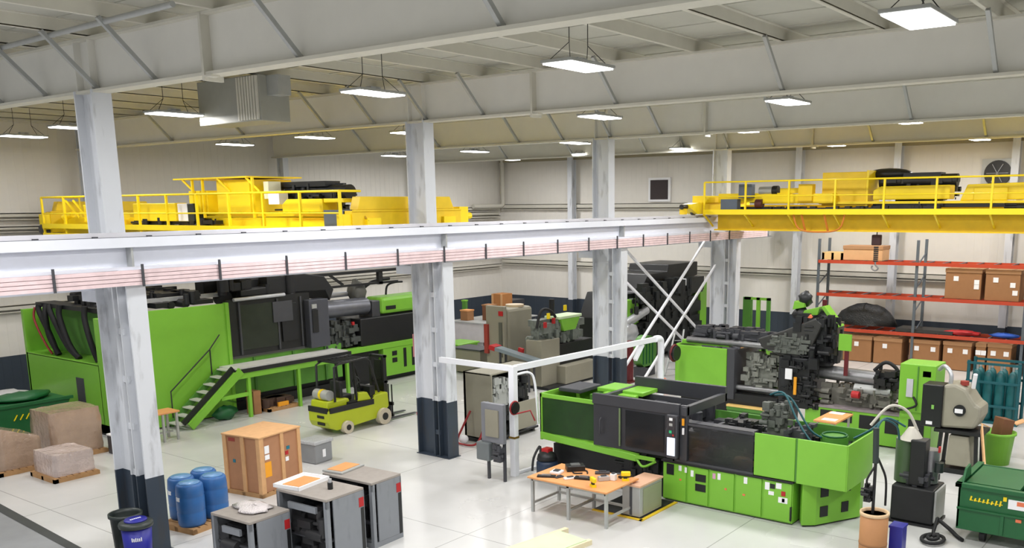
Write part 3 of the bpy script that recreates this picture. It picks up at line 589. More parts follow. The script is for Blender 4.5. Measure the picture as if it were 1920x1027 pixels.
# ================================================================ SECOND MACHINE (face X = 24.4)
t = thing('injection_molding_machine', 'second lime green moulding machine with square side cover, behind the front machine', 'machine', (25, 10.4, 0))
XM = 24.4
W(t).box(XM, XM+.05, 12.12, 13.86, 1.05, 2.28).build('side_cover', GREEN, t, .02)
o = W(t); o.box(XM+.05, 26.0, 13.8, 13.86, 1.0, 2.3); o.box(XM+.3, 25.6, 12.2, 13.8, 2.28, 2.4); o.build('end_cover', GREEN, t, .01)
W(t).greeble(24.7, 25.8, 11.0, 13.6, 2.4, 2.85, 120, 31, .05, .26).build('top_piping', DGREY, t)
o = W(t); o.box(XM-.02, XM+.2, 11.86, 12.1, .8, 2.3); o.box(XM, 26, 11.9, 12.05, .8, 2.2); o.build('door_frame', DGREY, t, .01)
o = W(t); o.box(24.7, 26, 10.5, 13.8, .1, 1.0); o.box(XM+.02, XM+.4, 10.5, 12.05, .66, .98); o.build('bed', BLACK, t)
o = W(t); o.cyl((24.7, 10.4, 2.42), (24.7, 13.6, 2.42), .09, 14); o.build('tie_bar', STEEL, t); W(t).cyl((25.4, 10.4, 2.42), (25.4, 13.6, 2.42), .09, 14).build('tie_bar', STEEL, t)
W(t).cyl((24.6, 10.4, 1.14), (24.6, 12.0, 1.14), .08, 14).build('tie_bar', STEEL, t)
W(t).greeble(24.6, 25.4, 10.6, 11.8, 1.2, 2.2, 170, 32, .05, .2).build('toggle_linkage', mat('linkage_grey', (128, 130, 122), .5, var=.3, scale=9), t)
o = W(t)
for y in (10.8, 11.1, 11.5): o.box(25.7, 25.8, y, y+.12, 1.0, 2.4)
o.build('rear_guard', GREEND, t)
o = W(t); o.box(24.45, 25.9, 9.65, 10.5, .8, 2.2); o.box(24.35, 24.45, 9.85, 10.4, 1.1, 2.0); o.build('platen', mat('platen_black', (40, 41, 44), .45, var=.4, scale=8), t, .02)
W(t).greeble(24.25, 24.6, 9.3, 10.4, .8, 2.3, 150, 33, .04, .18).build('control_unit', BLACK, t)
W(t).box(24.2, 24.24, 10.0, 10.2, 1.62, 1.92).build('notice', PAPER, t); W(t).box(24.2, 24.24, 9.86, 9.94, 1.2, 1.7).build('warning_strip', TAGO, t)
# base
o = W(t); o.box(XM, 25.9, 6.95, 9.65, .05, .90); o.build('base', GREEN, t, .01)
W(t).box(XM-.02, 25.95, 6.9, 9.5, .9, .95).build('base_top', mat('dusty_deck', (140, 130, 132), .6, var=.3), t)
vents(t, 'y', XM, [(8.3, 8.75, .55, .84), (8.85, 9.2, .6, .84), (7.55, 8.1, .45, .82), (7.05, 7.4, .4, .8)], name='base_window')
o = W(t); o.box(XM-.05, XM+.12, 10.52, 12.04, .1, .5); o.box(XM-.1, XM+.12, 10.52, 12.04, .5, .6); o.build('side_beam', GREEND, t)
W(t).box(XM-.12, XM+.12, 10.5, 12.04, .6, .66).build('beam_edge', mat('peach_edge', (240, 200, 120), .5), t)
# injection side
W(t).cyl((25.0, 7.3, 1.72), (25.0, 9.6, 1.8), .2, 20).build('barrel', STEEL, t); W(t).cyl((24.8, 7.4, 1.45), (24.8, 8.4, 1.45), .14, 16).build('hydraulic_cylinder', LSTEEL, t)
W(t).greeble(24.5, 25.6, 7.1, 9.6, .95, 1.55, 200, 34, .04, .2).build('injection_unit', mat('dirty_grey', (110, 108, 100), .5, var=.4, scale=9), t)
W(t).greeble(24.5, 25.6, 7.1, 8.0, 1.5, 2.1, 30, 35, .06, .25).build('gear_cover', BLACK, t); W(t).cyl((24.44, 8.15, 1.35), (24.44, 8.35, 1.35), .1, 14).build('red_cap', RED, t)
o = W(t); o.tube([(24.8, 7.9, 2.0), (24.8, 7.6, 2.25), (24.8, 7.3, 2.1), (24.8, 7.2, 1.8)], .05, 8, 5); o.build('black_hose', RUBBER, t)
# hopper with raised guards
o = W(t); o.prism([(11.1, 2.42), (11.2, 2.65), (10.4, 2.95), (9.5, 3.35), (9.3, 3.2), (9.6, 2.5), (10.0, 2.2), (10.5, 2.2)], 24.5, 25.4, 'x'); o.build('feed_hopper', mat('hopper_black', (52, 52, 50), .5, var=.3, scale=6), t, .04); W(t).greeble(24.42, 24.6, 9.6, 10.9, 2.3, 2.9, 70, 37, .04, .16).build('hopper_fittings', mat('grime_grey', None), t)
W(t).greeble(24.45, 25.4, 8.95, 10.2, 2.0, 3.45, 190, 36, .05, .26).build('hopper_drive', BLACK, t)
W(t).box(24.9, 25.4, 9.0, 9.6, 2.1, 3.2).build('side_box', mat('brown_grey', (88, 82, 72), .6), t)
o = W(t); o.prism([(10.35, 3.5), (10.3, 3.75), (10.0, 3.7), (10.0, 3.58)], 24.9, 25.3, 'x'); o.prism([(10.1, 3.2), (10.0, 3.5), (9.55, 3.62), (9.6, 3.4)], 24.9, 25.3, 'x'); o.prism([(9.5, 3.6), (9.42, 3.66), (8.95, 3.1), (9.05, 3.05)], 24.9, 25.3, 'x'); o.build('raised_guard', GREEN, t, .01)
o = W(t); o.blob((25.1, 10.05, 3.8), (.2, .2, .22), 10, 8, .3, 5); o.blob((25.1, 10.15, 3.35), (.22, .25, .22), 10, 8, .3, 6); o.blob((25.1, 9.5, 3.3), (.2, .35, .2), 10, 8, .3, 7); o.build('dark_cover', BLACK, t)
W(t).beam((24.6, 9.85, 3.15), (24.6, 9.65, 3.4), .08, .1).build('orange_pad', SALMON, t)
W(t).box(24.6, 24.66, 8.5, 8.85, 2.5, 2.95).build('green_flag', GREEN, t); W(t).box(24.62, 24.7, 8.58, 8.68, 1.8, 2.5).build('dark_red_post', mat('dark_red', (96, 22, 28), .5), t)
# tall end cabinet
t2 = thing('electrical_cabinet', 'tall lime green electrical cabinet with grey screen at the end of the second machine', 'cabinet', (24.4, 6.5, 0)); o = W(t2)
o.box(24.0, 24.9, 6.08, 6.98, 1.15, 2.4); o.build('body', GREEN, t2, .015)
W(t2).box(23.98, 24.0, 6.5, 6.53, 1.2, 2.36).build('door_seam', GREEND, t2); W(t2).box(23.96, 24.0, 6.62, 6.78, 1.55, 2.02).build('display', mat('pale_display', (196, 196, 204), .4), t2)
W(t2).box(24.05, 24.85, 6.12, 6.94, 0, 1.15).build('lower_body', GREEN, t2, .01); vents(t2, 'y', 24.05, [(6.3, 6.7, .5, .95)])
W(t2).box(24.0, 24.1, 6.2, 6.4, 2.1, 2.25).build('sticker', PAPER, t2); W(t2).tube([(24, 6.6, 1.55), (23.9, 6.5, 1.35), (23.9, 6.9, 1.2), (24, 7.0, 1.3)], .03, 8, 5).build('cable', RUBBER, t2)
t3 = thing('work_board', 'orange wooden board with white sheets on stand between the two green machines', 'board', (22.5, 8.13, 0))
MB().add([(-.62, -.3, 1.08), (.6, -.3, 1.08), (.6, .3, 1.08), (-.6, .3, 1.08), (-.62, -.3, 1.12), (.6, -.3, 1.12), (.6, .3, 1.12), (-.6, .3, 1.12)], [(0, 3, 2, 1), (4, 5, 6, 7), (0, 1, 5, 4), (1, 2, 6, 5), (2, 3, 7, 6), (3, 0, 4, 7)]).build('top', BENCH, t3)
for sx in (-.5, .5):
    for sy in (-.22, .22): MB().beam((sx, sy, 0), (sx, sy, 1.08), .05, .05).build('leg', LSTEEL, t3)
for x, y in ((22.15, 8.1), (22.95, 8.2)): tag(MB((0, 0, 0)).box(x-.12, x+.12, y-.18, y+.18, 1.12, 1.125).build('paper_sheet', PAPER), 'white paper sheet on the orange board, ' + ('nearer the front machine' if x < 22.5 else 'farther from the front machine'), 'paper')
# ================================================================ LARGE LEFT MACHINE
t = thing('injection_molding_machine', 'huge lime green and black moulding machine on the left with stairs and platform', 'machine', (19, 28, 0))
W(t).box(13.62, 17.6, 26.7, 26.76, -.2, 3.42).build('side_panel', GREEN, t, .01)
W(t).box(17.56, 17.68, 26.66, 26.8, -.2, 3.44).build('panel_edge', GREEN, t)
o = W(t); o.box(13.6, 13.66, 27.3, 31.9, -.2, 1.9); o.box(13.6, 14.4, 27.3, 31.9, 1.86, 1.92); o.build('end_panel', GREEN, t, .01)
W(t).box(13.6, 13.75, 26.7, 27.35, -.2, 3.3).build('end_post', GREEN, t, .01); W(t).box(13.6, 14.5, 31.8, 31.95, -.2, 3.3).build('end_post', GREEN, t, .01)
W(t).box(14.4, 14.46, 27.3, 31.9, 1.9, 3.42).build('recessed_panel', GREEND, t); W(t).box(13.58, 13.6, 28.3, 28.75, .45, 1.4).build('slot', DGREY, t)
W(t).box(13.6, 17.5, 26.8, 31.8, -.24, .08).build('skid', BLACK, t)
o = W(t)
for pts in (((13.75, 30.9, 3.5), (13.7, 30.9, 3.3), (13.75, 30.4, 2.5), (13.8, 30.2, 1.95)), ((13.8, 30.6, 3.5), (13.7, 30.5, 3.2), (13.75, 30.5, 2.5), (13.8, 30.1, 1.95)), ((13.8, 30.4, 3.5), (13.75, 30.2, 3.2), (13.75, 29.4, 2.3), (13.8, 28.8, 1.95)),
            ((13.75, 29.6, 3.55), (13.7, 29.6, 3.2), (13.75, 29.3, 2.4), (13.8, 28.9, 1.95)), ((13.72, 28.0, 3.6), (13.68, 28, 3.2), (13.7, 27.8, 2.5), (13.8, 27.7, 1.95))):
    o.tube(pts, .085, 10, 6)
o.build('black_hose', RUBBER, t); W(t).tube([(13.7, 31.15, 3.4), (13.62, 31.1, 3.0), (13.68, 30.7, 2.3), (13.75, 30.45, 1.95)], .035, 8, 6).build('red_hose', HOSER, t)
W(t).box(13.8, 14.4, 27.5, 31.3, 3.42, 3.55).build('hose_tray', BLACK, t); W(t).greeble(14, 17.5, 27, 30.5, 3.42, 3.9, 160, 41, .08, .4).build('top_valve', BLACK, t)
# guard doors
DOORB = mat('guard_black', (32, 33, 33), .35, var=.3, scale=3)
o = W(t); o.box(17.72, 21.0, 26.78, 26.9, 1.62, 3.5); o.build('guard_wall', DOORB, t)
W(t).box(18.1, 19.6, 26.74, 26.78, 1.8, 3.3).build('guard_door', mat('guard_window_green', (44, 50, 40), .25, var=.3), t, .01)
for x in (18.08, 19.58, 20.55): W(t).box(x, x+.06, 26.72, 26.78, 1.66, 3.4).build('door_rail', DGREY, t)
W(t).box(19.75, 20.4, 26.72, 26.78, 1.9, 3.2).build('guard_door', BLACK, t, .01); W(t).box(19.4, 20.2, 26.70, 26.75, 2.6, 3.3).build('door_plate', DGREY, t)
W(t).box(20.75, 21.6, 26.5, 26.9, 1.55, 3.25).build('control_column', mat('grey_column', (72, 74, 82), .4), t, .02); W(t).box(20.85, 21.1, 26.47, 26.5, 2.1, 2.9).build('control_screen', BLACK, t); W(t).box(20.85, 21.05, 26.46, 26.5, 2.95, 3.1).build('sticker', LSTEEL, t)
W(t).cyl((17.9, 26.7, 3.5), (19.9, 26.7, 3.52), .06, 12).build('top_rail', PSILV, t)
o = W(t); o.prism([(18.4, 3.55), (21.9, 3.5), (22.1, 3.1), (22.3, 3.5), (21.9, 4.0), (21.0, 4.15), (19.6, 4.1), (19.4, 3.8), (18.4, 3.75)], 27.0, 29.0, 'y'); o.build('platen_frame', BLACK, t, .03)
W(t).box(15.2, 18.2, 27.4, 27.6, 3.58, 3.7).build('top_beam', PSILV, t); W(t).greeble(17.8, 21.5, 27, 29, 3.5, 4.2, 50, 42, .2, .7).build('platen_piping', BLACK, t)
o = W(t); o.box(20.5, 26.2, 27.1, 27.3, 3.98, 4.08); o.beam((22.3, 27.2, 4.0), (22.9, 27.2, 3.6), .08, .08); o.box(21.9, 25.6, 27.1, 27.2, 3.52, 3.6); o.box(24.6, 24.8, 27.1, 27.25, 3.5, 4.0); o.build('cable_bridge', BLACK, t)
W(t).cyl((21.6, 27.3, 2.75), (24.0, 27.3, 2.72), .33, 22).build('barrel', mat('barrel_grey', (112, 114, 122), .35, .4, var=.2, scale=5), t)
W(t).cyl((22.2, 27.7, 3.2), (24.0, 27.7, 3.2), .1, 14).build('upper_pipe', PSILV, t)
W(t).blob((23.8, 27.5, 3.25), (.35, .3, .45), 12, 8, .4, 2).build('hopper_base', mat('hopper_grey', (92, 92, 88), .5), t)
o = W(t); o.tube([(23.9, 27.5, 3.2), (24.2, 27.5, 3.4), (24.7, 27.5, 3.6), (25.5, 27.5, 3.65)], .06, 8, 6); o.tube([(25.1, 27.3, 3.05), (25.2, 27.3, 3.4), (25.6, 27.3, 3.5), (26, 27.3, 3.5)], .04, 8, 6); o.build('material_hose', RUBBER, t)
o = W(t); o.box(24.5, 27.2, 26.9, 27.9, 2.35, 3.0); o.build('motor_cover', GREEN, t, .12); W(t).box(24.7, 25.2, 26.87, 26.9, 2.52, 2.66).build('cover_slot', BLACK, t)
W(t).box(24.1, 24.5, 27.0, 27.8, 2.2, 2.9).build('coupling', DGREY, t, .03); W(t).box(23.3, 27.2, 26.8, 28.2, 1.25, 2.3).build('drive_housing', mat('drive_black', (30, 31, 33), .4), t, .03)
W(t).greeble(21.7, 23.4, 26.8, 27.8, 1.3, 2.35, 180, 43, .06, .26).build('hydraulic_block', mat('hyd_grey', (72, 76, 74), .5, var=.4, scale=7), t); W(t).box(22.9, 23.0, 26.78, 26.85, 2.12, 2.24).build('red_valve', RED, t)
o = W(t); o.box(22.4, 28, 26.7, 27.0, 1.05, 1.25); o.build('top_beam_green', GREEN, t, .01); W(t).box(17.6, 22.4, 26.9, 27.1, .25, 1.5).build('base_wall', GREENSH, t)  # base wall wears the darkened green, shade coloured in
for x in (18.6, 20.2, 21.6): W(t).box(x, x+.08, 26.85, 26.9, .25, 1.5).build('base_rib', GREEND, t)
W(t).box(24.3, 28, 26.72, 28, -.05, 1.05).build('base_cabinet', GREEN, t, .01); vents(t, 'x', 26.72, [(24.75, 25.0, .72, .9), (24.75, 25.0, .45, .63), (25.35, 25.5, .2, .95), (25.8, 25.95, .2, .95)], name='base_window')
o = W(t); o.box(22.6, 24.2, 26.9, 27.3, -.1, 1.0); o.build('dark_recess', BLACK, t); W(t).box(17.6, 28, 26.95, 30.5, -.24, .06).build('bed_rail', BLACK, t)
W(t).box(17.7, 27.5, 27.15, 28.8, .06, 1.25).build('bed', BLACK, t)
t.location = (18.32, 27.0, .24); t.scale = (.9644, .9644, .9644)  # whole machine scaled about the camera, its skids run lower to meet the floor
# stairs and platform
t = thing('access_platform', 'green steel stairs and raised walkway along the huge left machine', 'stairs', (16, 25, 0))
W(t).beam((14.88, 24.85, .1), (16.72, 24.85, 1.52), .08, .24).build('stringer', GREEN, t); W(t).beam((14.7, 24.93, .22), (16.5, 24.93, 1.62), .06, .16).build('stringer_inner', BLACK, t); W(t).beam((14.7, 25.62, .1), (16.5, 25.62, 1.5), .06, .2).build('stringer', GREEND, t)
for k in range(8):
    W(t).box(14.62+.25*k, 14.86+.25*k, 24.95, 25.6, .16+.195*k, .2+.195*k).build('tread', mat('tread_grey', (196, 196, 188), .5, var=.15), t)
W(t).box(16.55, 21.0, 24.88, 25.72, 1.54, 1.6).build('deck', mat('deck_plate', (208, 208, 206), .4, var=.2, scale=6), t); o = W(t); o.box(16.5, 21.1, 24.82, 24.88, 1.44, 1.56); o.build('toe_edge', BLACK, t); W(t).box(16.5, 21.1, 24.85, 24.95, 1.26, 1.44).build('edge_beam', GREEN, t)
for x in (16.95, 18.85, 20.9): W(t).box(x, x+.1, 24.86, 24.96, 0, 1.3).build('leg', GREEN, t)
W(t).beam((16.0, 24.9, .75), (16.95, 24.9, .75), .06, .12).build('cross_bar', GREEN, t); W(t).beam((16.0, 24.9, .75), (16.95, 25.6, .4), .05, .05).build('cross_bar', GREEND, t)
W(t).tube([(14.8, 25.6, .3), (14.8, 25.6, 1.1), (16.2, 25.6, 2.2), (16.6, 25.65, 2.6)], .02, 8).build('handrail', BLACK, t); W(t).cyl((16.2, 25.6, 1.4), (16.2, 25.6, 2.2), .02, 8).build('rail_post', BLACK, t)
# clutter below the platform
t = thing('carton', 'upright brown carton leaning under the green walkway beside its first leg', 'box', (17.35, 25.25, 0)); MB().box(-.12, .15, -.2, .2, 0, .75).build('body', CARD, t, .01); MB().box(-.12, .15, -.21, -.2, .6, .75).build('flap', CARD, t)
t = thing('wooden_pallet', 'wooden pallet with dark parts lying under the green walkway', 'pallet', (18.3, 25.3, 0))
def pallet(t, a, b, h=.12, m=PALLET):
    o = MB()
    for y in (-b/2+.05, 0, b/2-.05): o.box(-a/2, a/2, y-.05, y+.05, 0, h-.02)
    o.box(-a/2, -a/2+.1, -b/2, b/2, 0, h-.02); o.build('stringer_board', m, t)
    n = 7; o = MB()
    for k in range(n):
        x = -a/2+a*k/n; o.box(x, x+a/n*.78, -b/2, b/2, h-.02, h)
    o.build('deck_board', m, t)
pallet(t, 1.2, .7)
tag(MB((0, 0, 0)).greeble(17.75, 18.8, 25.05, 25.6, .12, .4, 24, 51, .1, .4).build('scrap_parts', mat('dark_brown_parts', (70, 50, 40), .7)), 'dark machine parts piled on the pallet under the walkway', 'machine parts')
tag(MB((0, 0, 0)).box(18.1, 18.5, 24.98, 25.04, .12, .25).build('orange_strap', TAGO), 'orange bar lying on the pallet under the walkway', 'bar')
tag(MB().blob((16.3, 25.25, .22), (.4, .25, .22), 12, 6, .4, 9).build('green_sack', DKGRN), 'dark green sack lying under the green stairs', 'sack')
# ================================================================ FORKLIFT
t = thing('forklift', 'yellow-green forklift with black mast parked beside the huge left machine', 'forklift', (17.6, 21.2, 0))
BL = YELD
o = W(t)
prof = [(16.72, .25), (16.64, .42), (16.64, .75), (17.0, .80), (18.2, .72), (18.45, .95), (18.95, .95), (18.98, .5), (18.6, .22), (17.6, .16), (16.95, .14)]
o.prism(prof, 20.72, 21.6, 'y'); o.build('chassis', BL, t, .04)
o = W(t); o.prism([(16.66, .78), (16.70, 1.02), (17.5, 1.0), (17.55, .8)], 20.8, 21.52, 'y'); o.prism([(17.75, .85), (17.8, 1.12), (18.15, 1.08), (18.3, .82)], 20.72, 20.9, 'y'); o.build('hood', BL, t, .04)
o = W(t); o.box(16.7, 18.35, 20.68, 20.74, .68, .84); o.box(16.62, 16.68, 20.75, 21.58, .68, .84); o.box(17.4, 18.5, 20.75, 21.55, .6, .9); o.build('black_band', BLACK, t, .01)
o = W(t)
for z in (.52, .32): o.box(16.63, 16.66, 20.9, 21.2, z, z+.08)
o.build('vent_slot', BLACK, t)
for x, r in ((17.28, .19), (18.7, .25)):
    for y in (20.70, 21.62):
        w1 = W(t).cyl((x, y-.09, r), (x, y+.09, r), r, 26).build('wheel', CREAMT, t, .01); MB((17.6, 21.2, 0)).cyl((x, y-.10, r), (x, y+.10, r), r*.45, 18).build('hub', BLACK, w1)
for y in (20.76, 21.54):
    o = W(t); o.tube([(16.95, y, .98), (16.98, y, 1.98), (17.15, y, 2.06), (18.15, y, 2.1), (18.3, y, 2.0), (18.62, y, 1.0)], .035, 8); o.beam((17.75, y, .9), (17.68, y, 2.06), .05, .05); o.build('guard_post', BLACK, t)
o = W(t); [o.box(17.1+.15*k, 17.15+.15*k, 20.76, 21.54, 2.06, 2.1) for k in range(8)]; o.box(17.05, 18.3, 20.74, 20.8, 2.05, 2.11); o.box(17.05, 18.3, 21.5, 21.56, 2.05, 2.11); o.build('roof_guard', BLACK, t)
W(t).cyl((16.85, 20.85, 1.17), (16.85, 21.45, 1.17), .15, 20).build('gas_tank', LSTEEL, t, .02); W(t).cyl((16.85, 21.1, 1.17), (16.85, 21.2, 1.17), .16, 20).build('tank_strap', YELP, t)
o = W(t); o.box(17.35, 17.75, 20.95, 21.4, .9, 1.08); o.box(17.3, 17.42, 20.95, 21.4, 1.0, 1.5); o.build('seat', BLACK, t, .04)
o = W(t); o.cyl((18.2, 21.0, 1.3), (18.28, 21.3, 1.3), .015, 8); o.tube([(18.12+.03*math.sin(a), 21.18+.17*math.cos(a), 1.32+.17*math.sin(a)) for a in [k*.52 for k in range(13)]], .015, 6); o.beam((18.4, 21.15, .9), (18.15, 21.15, 1.3), .05, .05); o.box(18.3, 18.5, 20.8, 21.5, .9, 1.2); o.build('steering_wheel', BLACK, t)
o = W(t)
for y in (20.85, 21.4): o.box(18.92, 19.05, y, y+.09, .1, 2.05); o.box(19.05, 19.1, y+.1, y+.16, .1, 1.95)
for z in (.4, 1.2, 1.98): o.box(18.94, 19.08, 20.85, 21.48, z, z+.07)
o.box(18.96, 19.0, 21.0, 21.3, .4, 1.9); o.build('mast', BLACK, t)
o = W(t); o.box(19.1, 19.15, 20.7, 21.65, .15, .25); o.box(19.1, 19.15, 20.7, 21.65, .5, .6); [o.box(19.1, 19.13, 20.72+.15*k, 20.75+.15*k, .2, 1.15) for k in range(7)]; o.build('load_backrest', BLACK, t)
for y in (20.85, 21.35): W(t).prism([(19.15, .04), (19.15, .55), (19.19, .55), (19.22, .09), (20.25, .06), (20.25, .04)], y, y+.11, 'y').build('fork', DGREY, t)
# ================================================================ LEFT FRONT GOODS
def wrapped(name, lab, x0, x1, y0, y1, z1, seed, m, plt=True, slope=0):
    if plt:
        p = thing('wooden_pallet', 'wooden pallet under the ' + lab, 'pallet', ((x0+x1)/2, (y0+y1)/2, 0)); pallet(p, x1-x0+.16, y1-y0+.16)
    rn = random.Random(seed); o = MB((x0, y0, 0)); n = 8; vs = []; fs = []
    for j in range(n+1):
        zz = .12+(z1-.12)*j/n
        ring = []
        for (ax, ay), (bx, by) in (((x0, y0), (x1, y0)), ((x1, y0), (x1, y1)), ((x1, y1), (x0, y1)), ((x0, y1), (x0, y0))):
            for k in range(n):
                f = k/n; px, py = ax+(bx-ax)*f, ay+(by-ay)*f; q = rn.uniform(-.018, .018)*(1 if j < n else .3)
                cx, cy = (x0+x1)/2, (y0+y1)/2; s = 1+q-(.03 if j == n else 0)
                ring.append((cx+(px-cx)*s, cy+(py-cy)*s, zz-(slope*(px-x0)/(x1-x0)*(j/n))+rn.uniform(-.01, .01)))
        vs += ring
    N4 = 4*n
    for j in range(n):
        for k in range(N4): fs.append((j*N4+k, j*N4+(k+1) % N4, (j+1)*N4+(k+1) % N4, (j+1)*N4+k))
    o.add(vs, fs, True); o.add(vs[:N4]+vs[-N4:], [tuple(range(N4))[::-1], tuple(range(N4, 2*N4))])
    ob = o.build('wrapped_load', m); ob.location = (x0, y0, 0); tag(ob, lab, 'wrapped load'); return ob
wrapped('a', 'big brown stretch-wrapped load beside the nearest column', 10.85, 12.15, 24.6, 25.75, 1.28, 1, WRAP)
wrapped('b', 'brown stretch-wrapped load with sloping top at the left edge', 9.45, 10.45, 24.35, 25.5, 1.2, 2, WRAP, slope=.35)
wrapped('c', 'small pale stretch-wrapped load at the front, lowest of the wrapped ones', 9.98, 10.92, 22.68, 23.75, .66, 3, WRAPL)
wrapped('d', 'low wrapped load cut by the left picture edge', 8.3, 9.3, 24.6, 25.5, .85, 5, WRAPL)
t = thing('dumpster', 'dark green dumpster behind the wrapped loads at the left edge', 'dumpster', (11.4, 28, 0)); o = W(t)
o.prism([(10.3, .2), (12.1, .2), (12.6, 1.15), (10.0, 1.15)], 27.1, 28.6, 'y'); o.build('bin', DKGRN, t, .02); W(t).box(9.95, 12.65, 27.05, 27.15, 1.12, 1.2).build('rim', DKGRN, t); W(t).box(9.95, 12.65, 28.55, 28.65, 1.12, 1.2).build('rim', DKGRN, t)
for x in (10.5, 11.8): W(t).box(x, x+.1, 27.2, 28.5, 0, .2).build('skid', BLACK, t)
o = W(t); [o.beam((11.0+.16*k, 27.07, .75), (11.1+.16*k, 27.07, .9), .03, .02) for k in range(6)]; o.build('yellow_marks', YELP, t)
tag(MB((0, 0, 0)).blob((11.6, 27.9, 1.24), (.8, .55, .12), 14, 6, .3, 12).build('crumpled_sheet', DKGRN), 'crumpled dark green sheet on top of the left dumpster', 'sheet')
t = thing('wrapped_bale', 'pale wrapped bale on low stand behind the left dumpster by the wall', 'bale', (12.2, 30.6, 0)); MB().box(-1.2, 1.0, -.5, .5, 0, .5).build('stand', DGREY, t); MB().blob((0, 0, .7), (1.0, .5, .3), 14, 8, .25, 4).build('bale', mat('pale_film', (214, 210, 212), .35), t)
# bench behind the column
t = thing('steel_table', 'long narrow table with wooden top behind the nearest column', 'table', (13.3, 24.4, 0))
MB().box(-.85, .85, -.3, .3, .8, .85).build('tabletop', BENCH, t, .01)
for x in (-.78, .35, .76):
    for y in (-.25, .25): MB().box(x-.03, x+.03, y-.03, y+.03, 0, .8).build('leg', LSTEEL, t)
MB().box(-.78, .76, -.02, .02, .2, .25).build('stretcher', LSTEEL, t)
t = thing('waste_can', 'small white box on low shelf left of the nearest column', 'box', (12.3, 24.2, 0)); MB().box(-.16, .16, -.15, .15, 0, .5).build('body', DGREY, t, .01); MB().box(-.17, .17, -.16, .16, .5, .54).build('lid', PAPER, t)
# drums
t = thing('wooden_pallet', 'wooden pallet carrying the blue drums', 'pallet', (10.35, 17.2, 0), R(8)); pallet(t, 1.25, 1.0)
dp = None
for x, y, l in ((10.0, 16.95, 'nearest'), (10.15, 17.5, 'behind it to the left'), (10.6, 17.05, 'to the right'), (10.72, 17.58, 'farthest back')):
    if dp is None:
        dp = thing('plastic_drum', '', 'drum', (x, y, .12)); MB().lathe([(.0, 0), (.25, 0), (.27, .05), (.275, .28), (.265, .3), (.275, .32), (.275, .6), (.265, .62), (.275, .64), (.26, .84), (.23, .88), (.0, .88)]).build('body', BLUEB, dp)
        MB().lathe([(.0, .88), (.21, .88), (.2, .9), (.0, .9)]).build('lid', mat('drum_lid', (96, 140, 186), .3, var=.4, scale=12), dp); MB().box(-.276, -.262, -.05, .05, .55, .63).build('label_sheet', PAPER, dp); c = dp
    else: c = copy_tree(dp, (x, y, .12))
    c['label'] = f'blue plastic drum on the pallet by the nearest column, {l}'; c['group'] = 'blue drums'
# crate
t = thing('wooden_crate', 'tall plywood shipping crate with pine battens and colourful labels', 'crate', (12.62, 18.15, 0), R(9))
pallet(t, 1.3, 1.15, .1, PALLET)
MB().box(-.62, .62, -.55, .55, .1, 1.38).build('panel', PLY, t, .01)
o = MB(); o.box(-.66, .66, -.59, .59, 1.38, 1.42); o.build('lid', WOOD, t, .01)
for x in (-.62, .0, .54): MB().box(x, x+.1, -.58, -.55, .1, 1.38).build('batten', WOOD, t)
for y in (-.58, -.1, .46): MB().box(-.65, -.62, y, y+.11, .1, 1.38).build('batten', WOOD, t)
for a in ((-.48, -.34, 1.0, 1.18, PAPER), (-.48, -.34, .86, .97, PAPER), (-.5, -.3, .45, .8, TAGO), (.2, .3, .95, 1.03, mat('teal_tag', (20, 110, 130), .5)), (.15, .25, .83, .92, RED), (.15, .25, .68, .78, PAPER)):
    MB().box(a[0], a[1], -.557, -.548, a[2], a[3]).build('label_sheet', a[4], t)
MB().box(-.627, -.62, .22, .3, .75, .83).build('label_sheet', mat('teal_tag', None), t); MB().box(-.627, -.62, .2, .4, 1.25, 1.33).build('label_sheet', REDB, t)
t = thing('grey_tote', 'grey lidded tote covered in plastic film behind the crate', 'box', (14.85, 19.05, 0), R(5)); MB().box(-.3, .3, -.28, .28, 0, .52).build('body', mat('tote_grey', (140, 142, 144), .3), t, .04); MB().box(-.33, .33, -.31, .31, .5, .6).build('lid', mat('film_grey', (190, 192, 194), .25, bump=1, scale=8), t, .03); MB().box(-.05, .05, -.29, -.28, .15, .35).build('label_sheet', PAPER, t)
# grey cabinets
def cabinet(lab, x0, x1, y0, y1, z1, rz, openleft=True, tray=False):
    cx, cy = (x0+x1)/2, (y0+y1)/2; a, b = (x1-x0)/2, (y1-y0)/2
    t = thing('machine_cabinet', lab, 'cabinet', (cx, cy, 0), rz)
    MB().box(-a, a, -b, b, z1-.05, z1).build('top_plate', DUST, t, .01); MB().box(-a, a, -b, b, .0, .1).build('bottom_plate', MGREY, t)
    MB().box(-a+.35*a, a, -b, -b+.03, .1, z1-.05).build('side_panel', MGREY, t, .008); MB().box(-a, -a+.35*a-.1, -b, -b+.03, z1-.18, z1-.05).build('side_rail', MGREY, t)
    for x, y in ((-a, -b), (-a, b-.08), (a-.08, b-.08)): MB().box(x, x+.08, y, y+.08, .1, z1-.05).build('corner_post', MGREY, t)
    MB().box(-a, a, b-.03, b, .1, z1-.05).build('back_panel', MGREY, t); MB().box(a-.03, a, -b, b, .1, z1-.05).build('end_panel', MGREY, t)
    MB().box(-a+.05, a-.05, -b+.05, b-.05, .45, .48).build('shelf', DGREY, t)
    MB().greeble(-a+.03, a-.1, -b+.1, b-.1, .1, z1-.15, 45, int(cx*10), .08, .4).build('inner_parts', mat('dark_inner', (44, 44, 46), .5, var=.4), t)
    MB().box(-a-.0, -a+.05, -b+.3, b-.3, z1-.32, z1-.2).build('cross_rail', MGREY, t)
    MB().box(a-.14, a-.02, -b-.006, -b, z1-.36, z1-.18).build('red_label', RED, t); MB().box(a-.10, a-.02, -b-.006, -b, .1, z1-.38).build('dark_slot', BLACK, t)
    return t
c1 = cabinet('low grey machine cabinet with film on top, nearest the camera', 9.2, 10.1, 13.85, 14.95, 1.0, R(3))
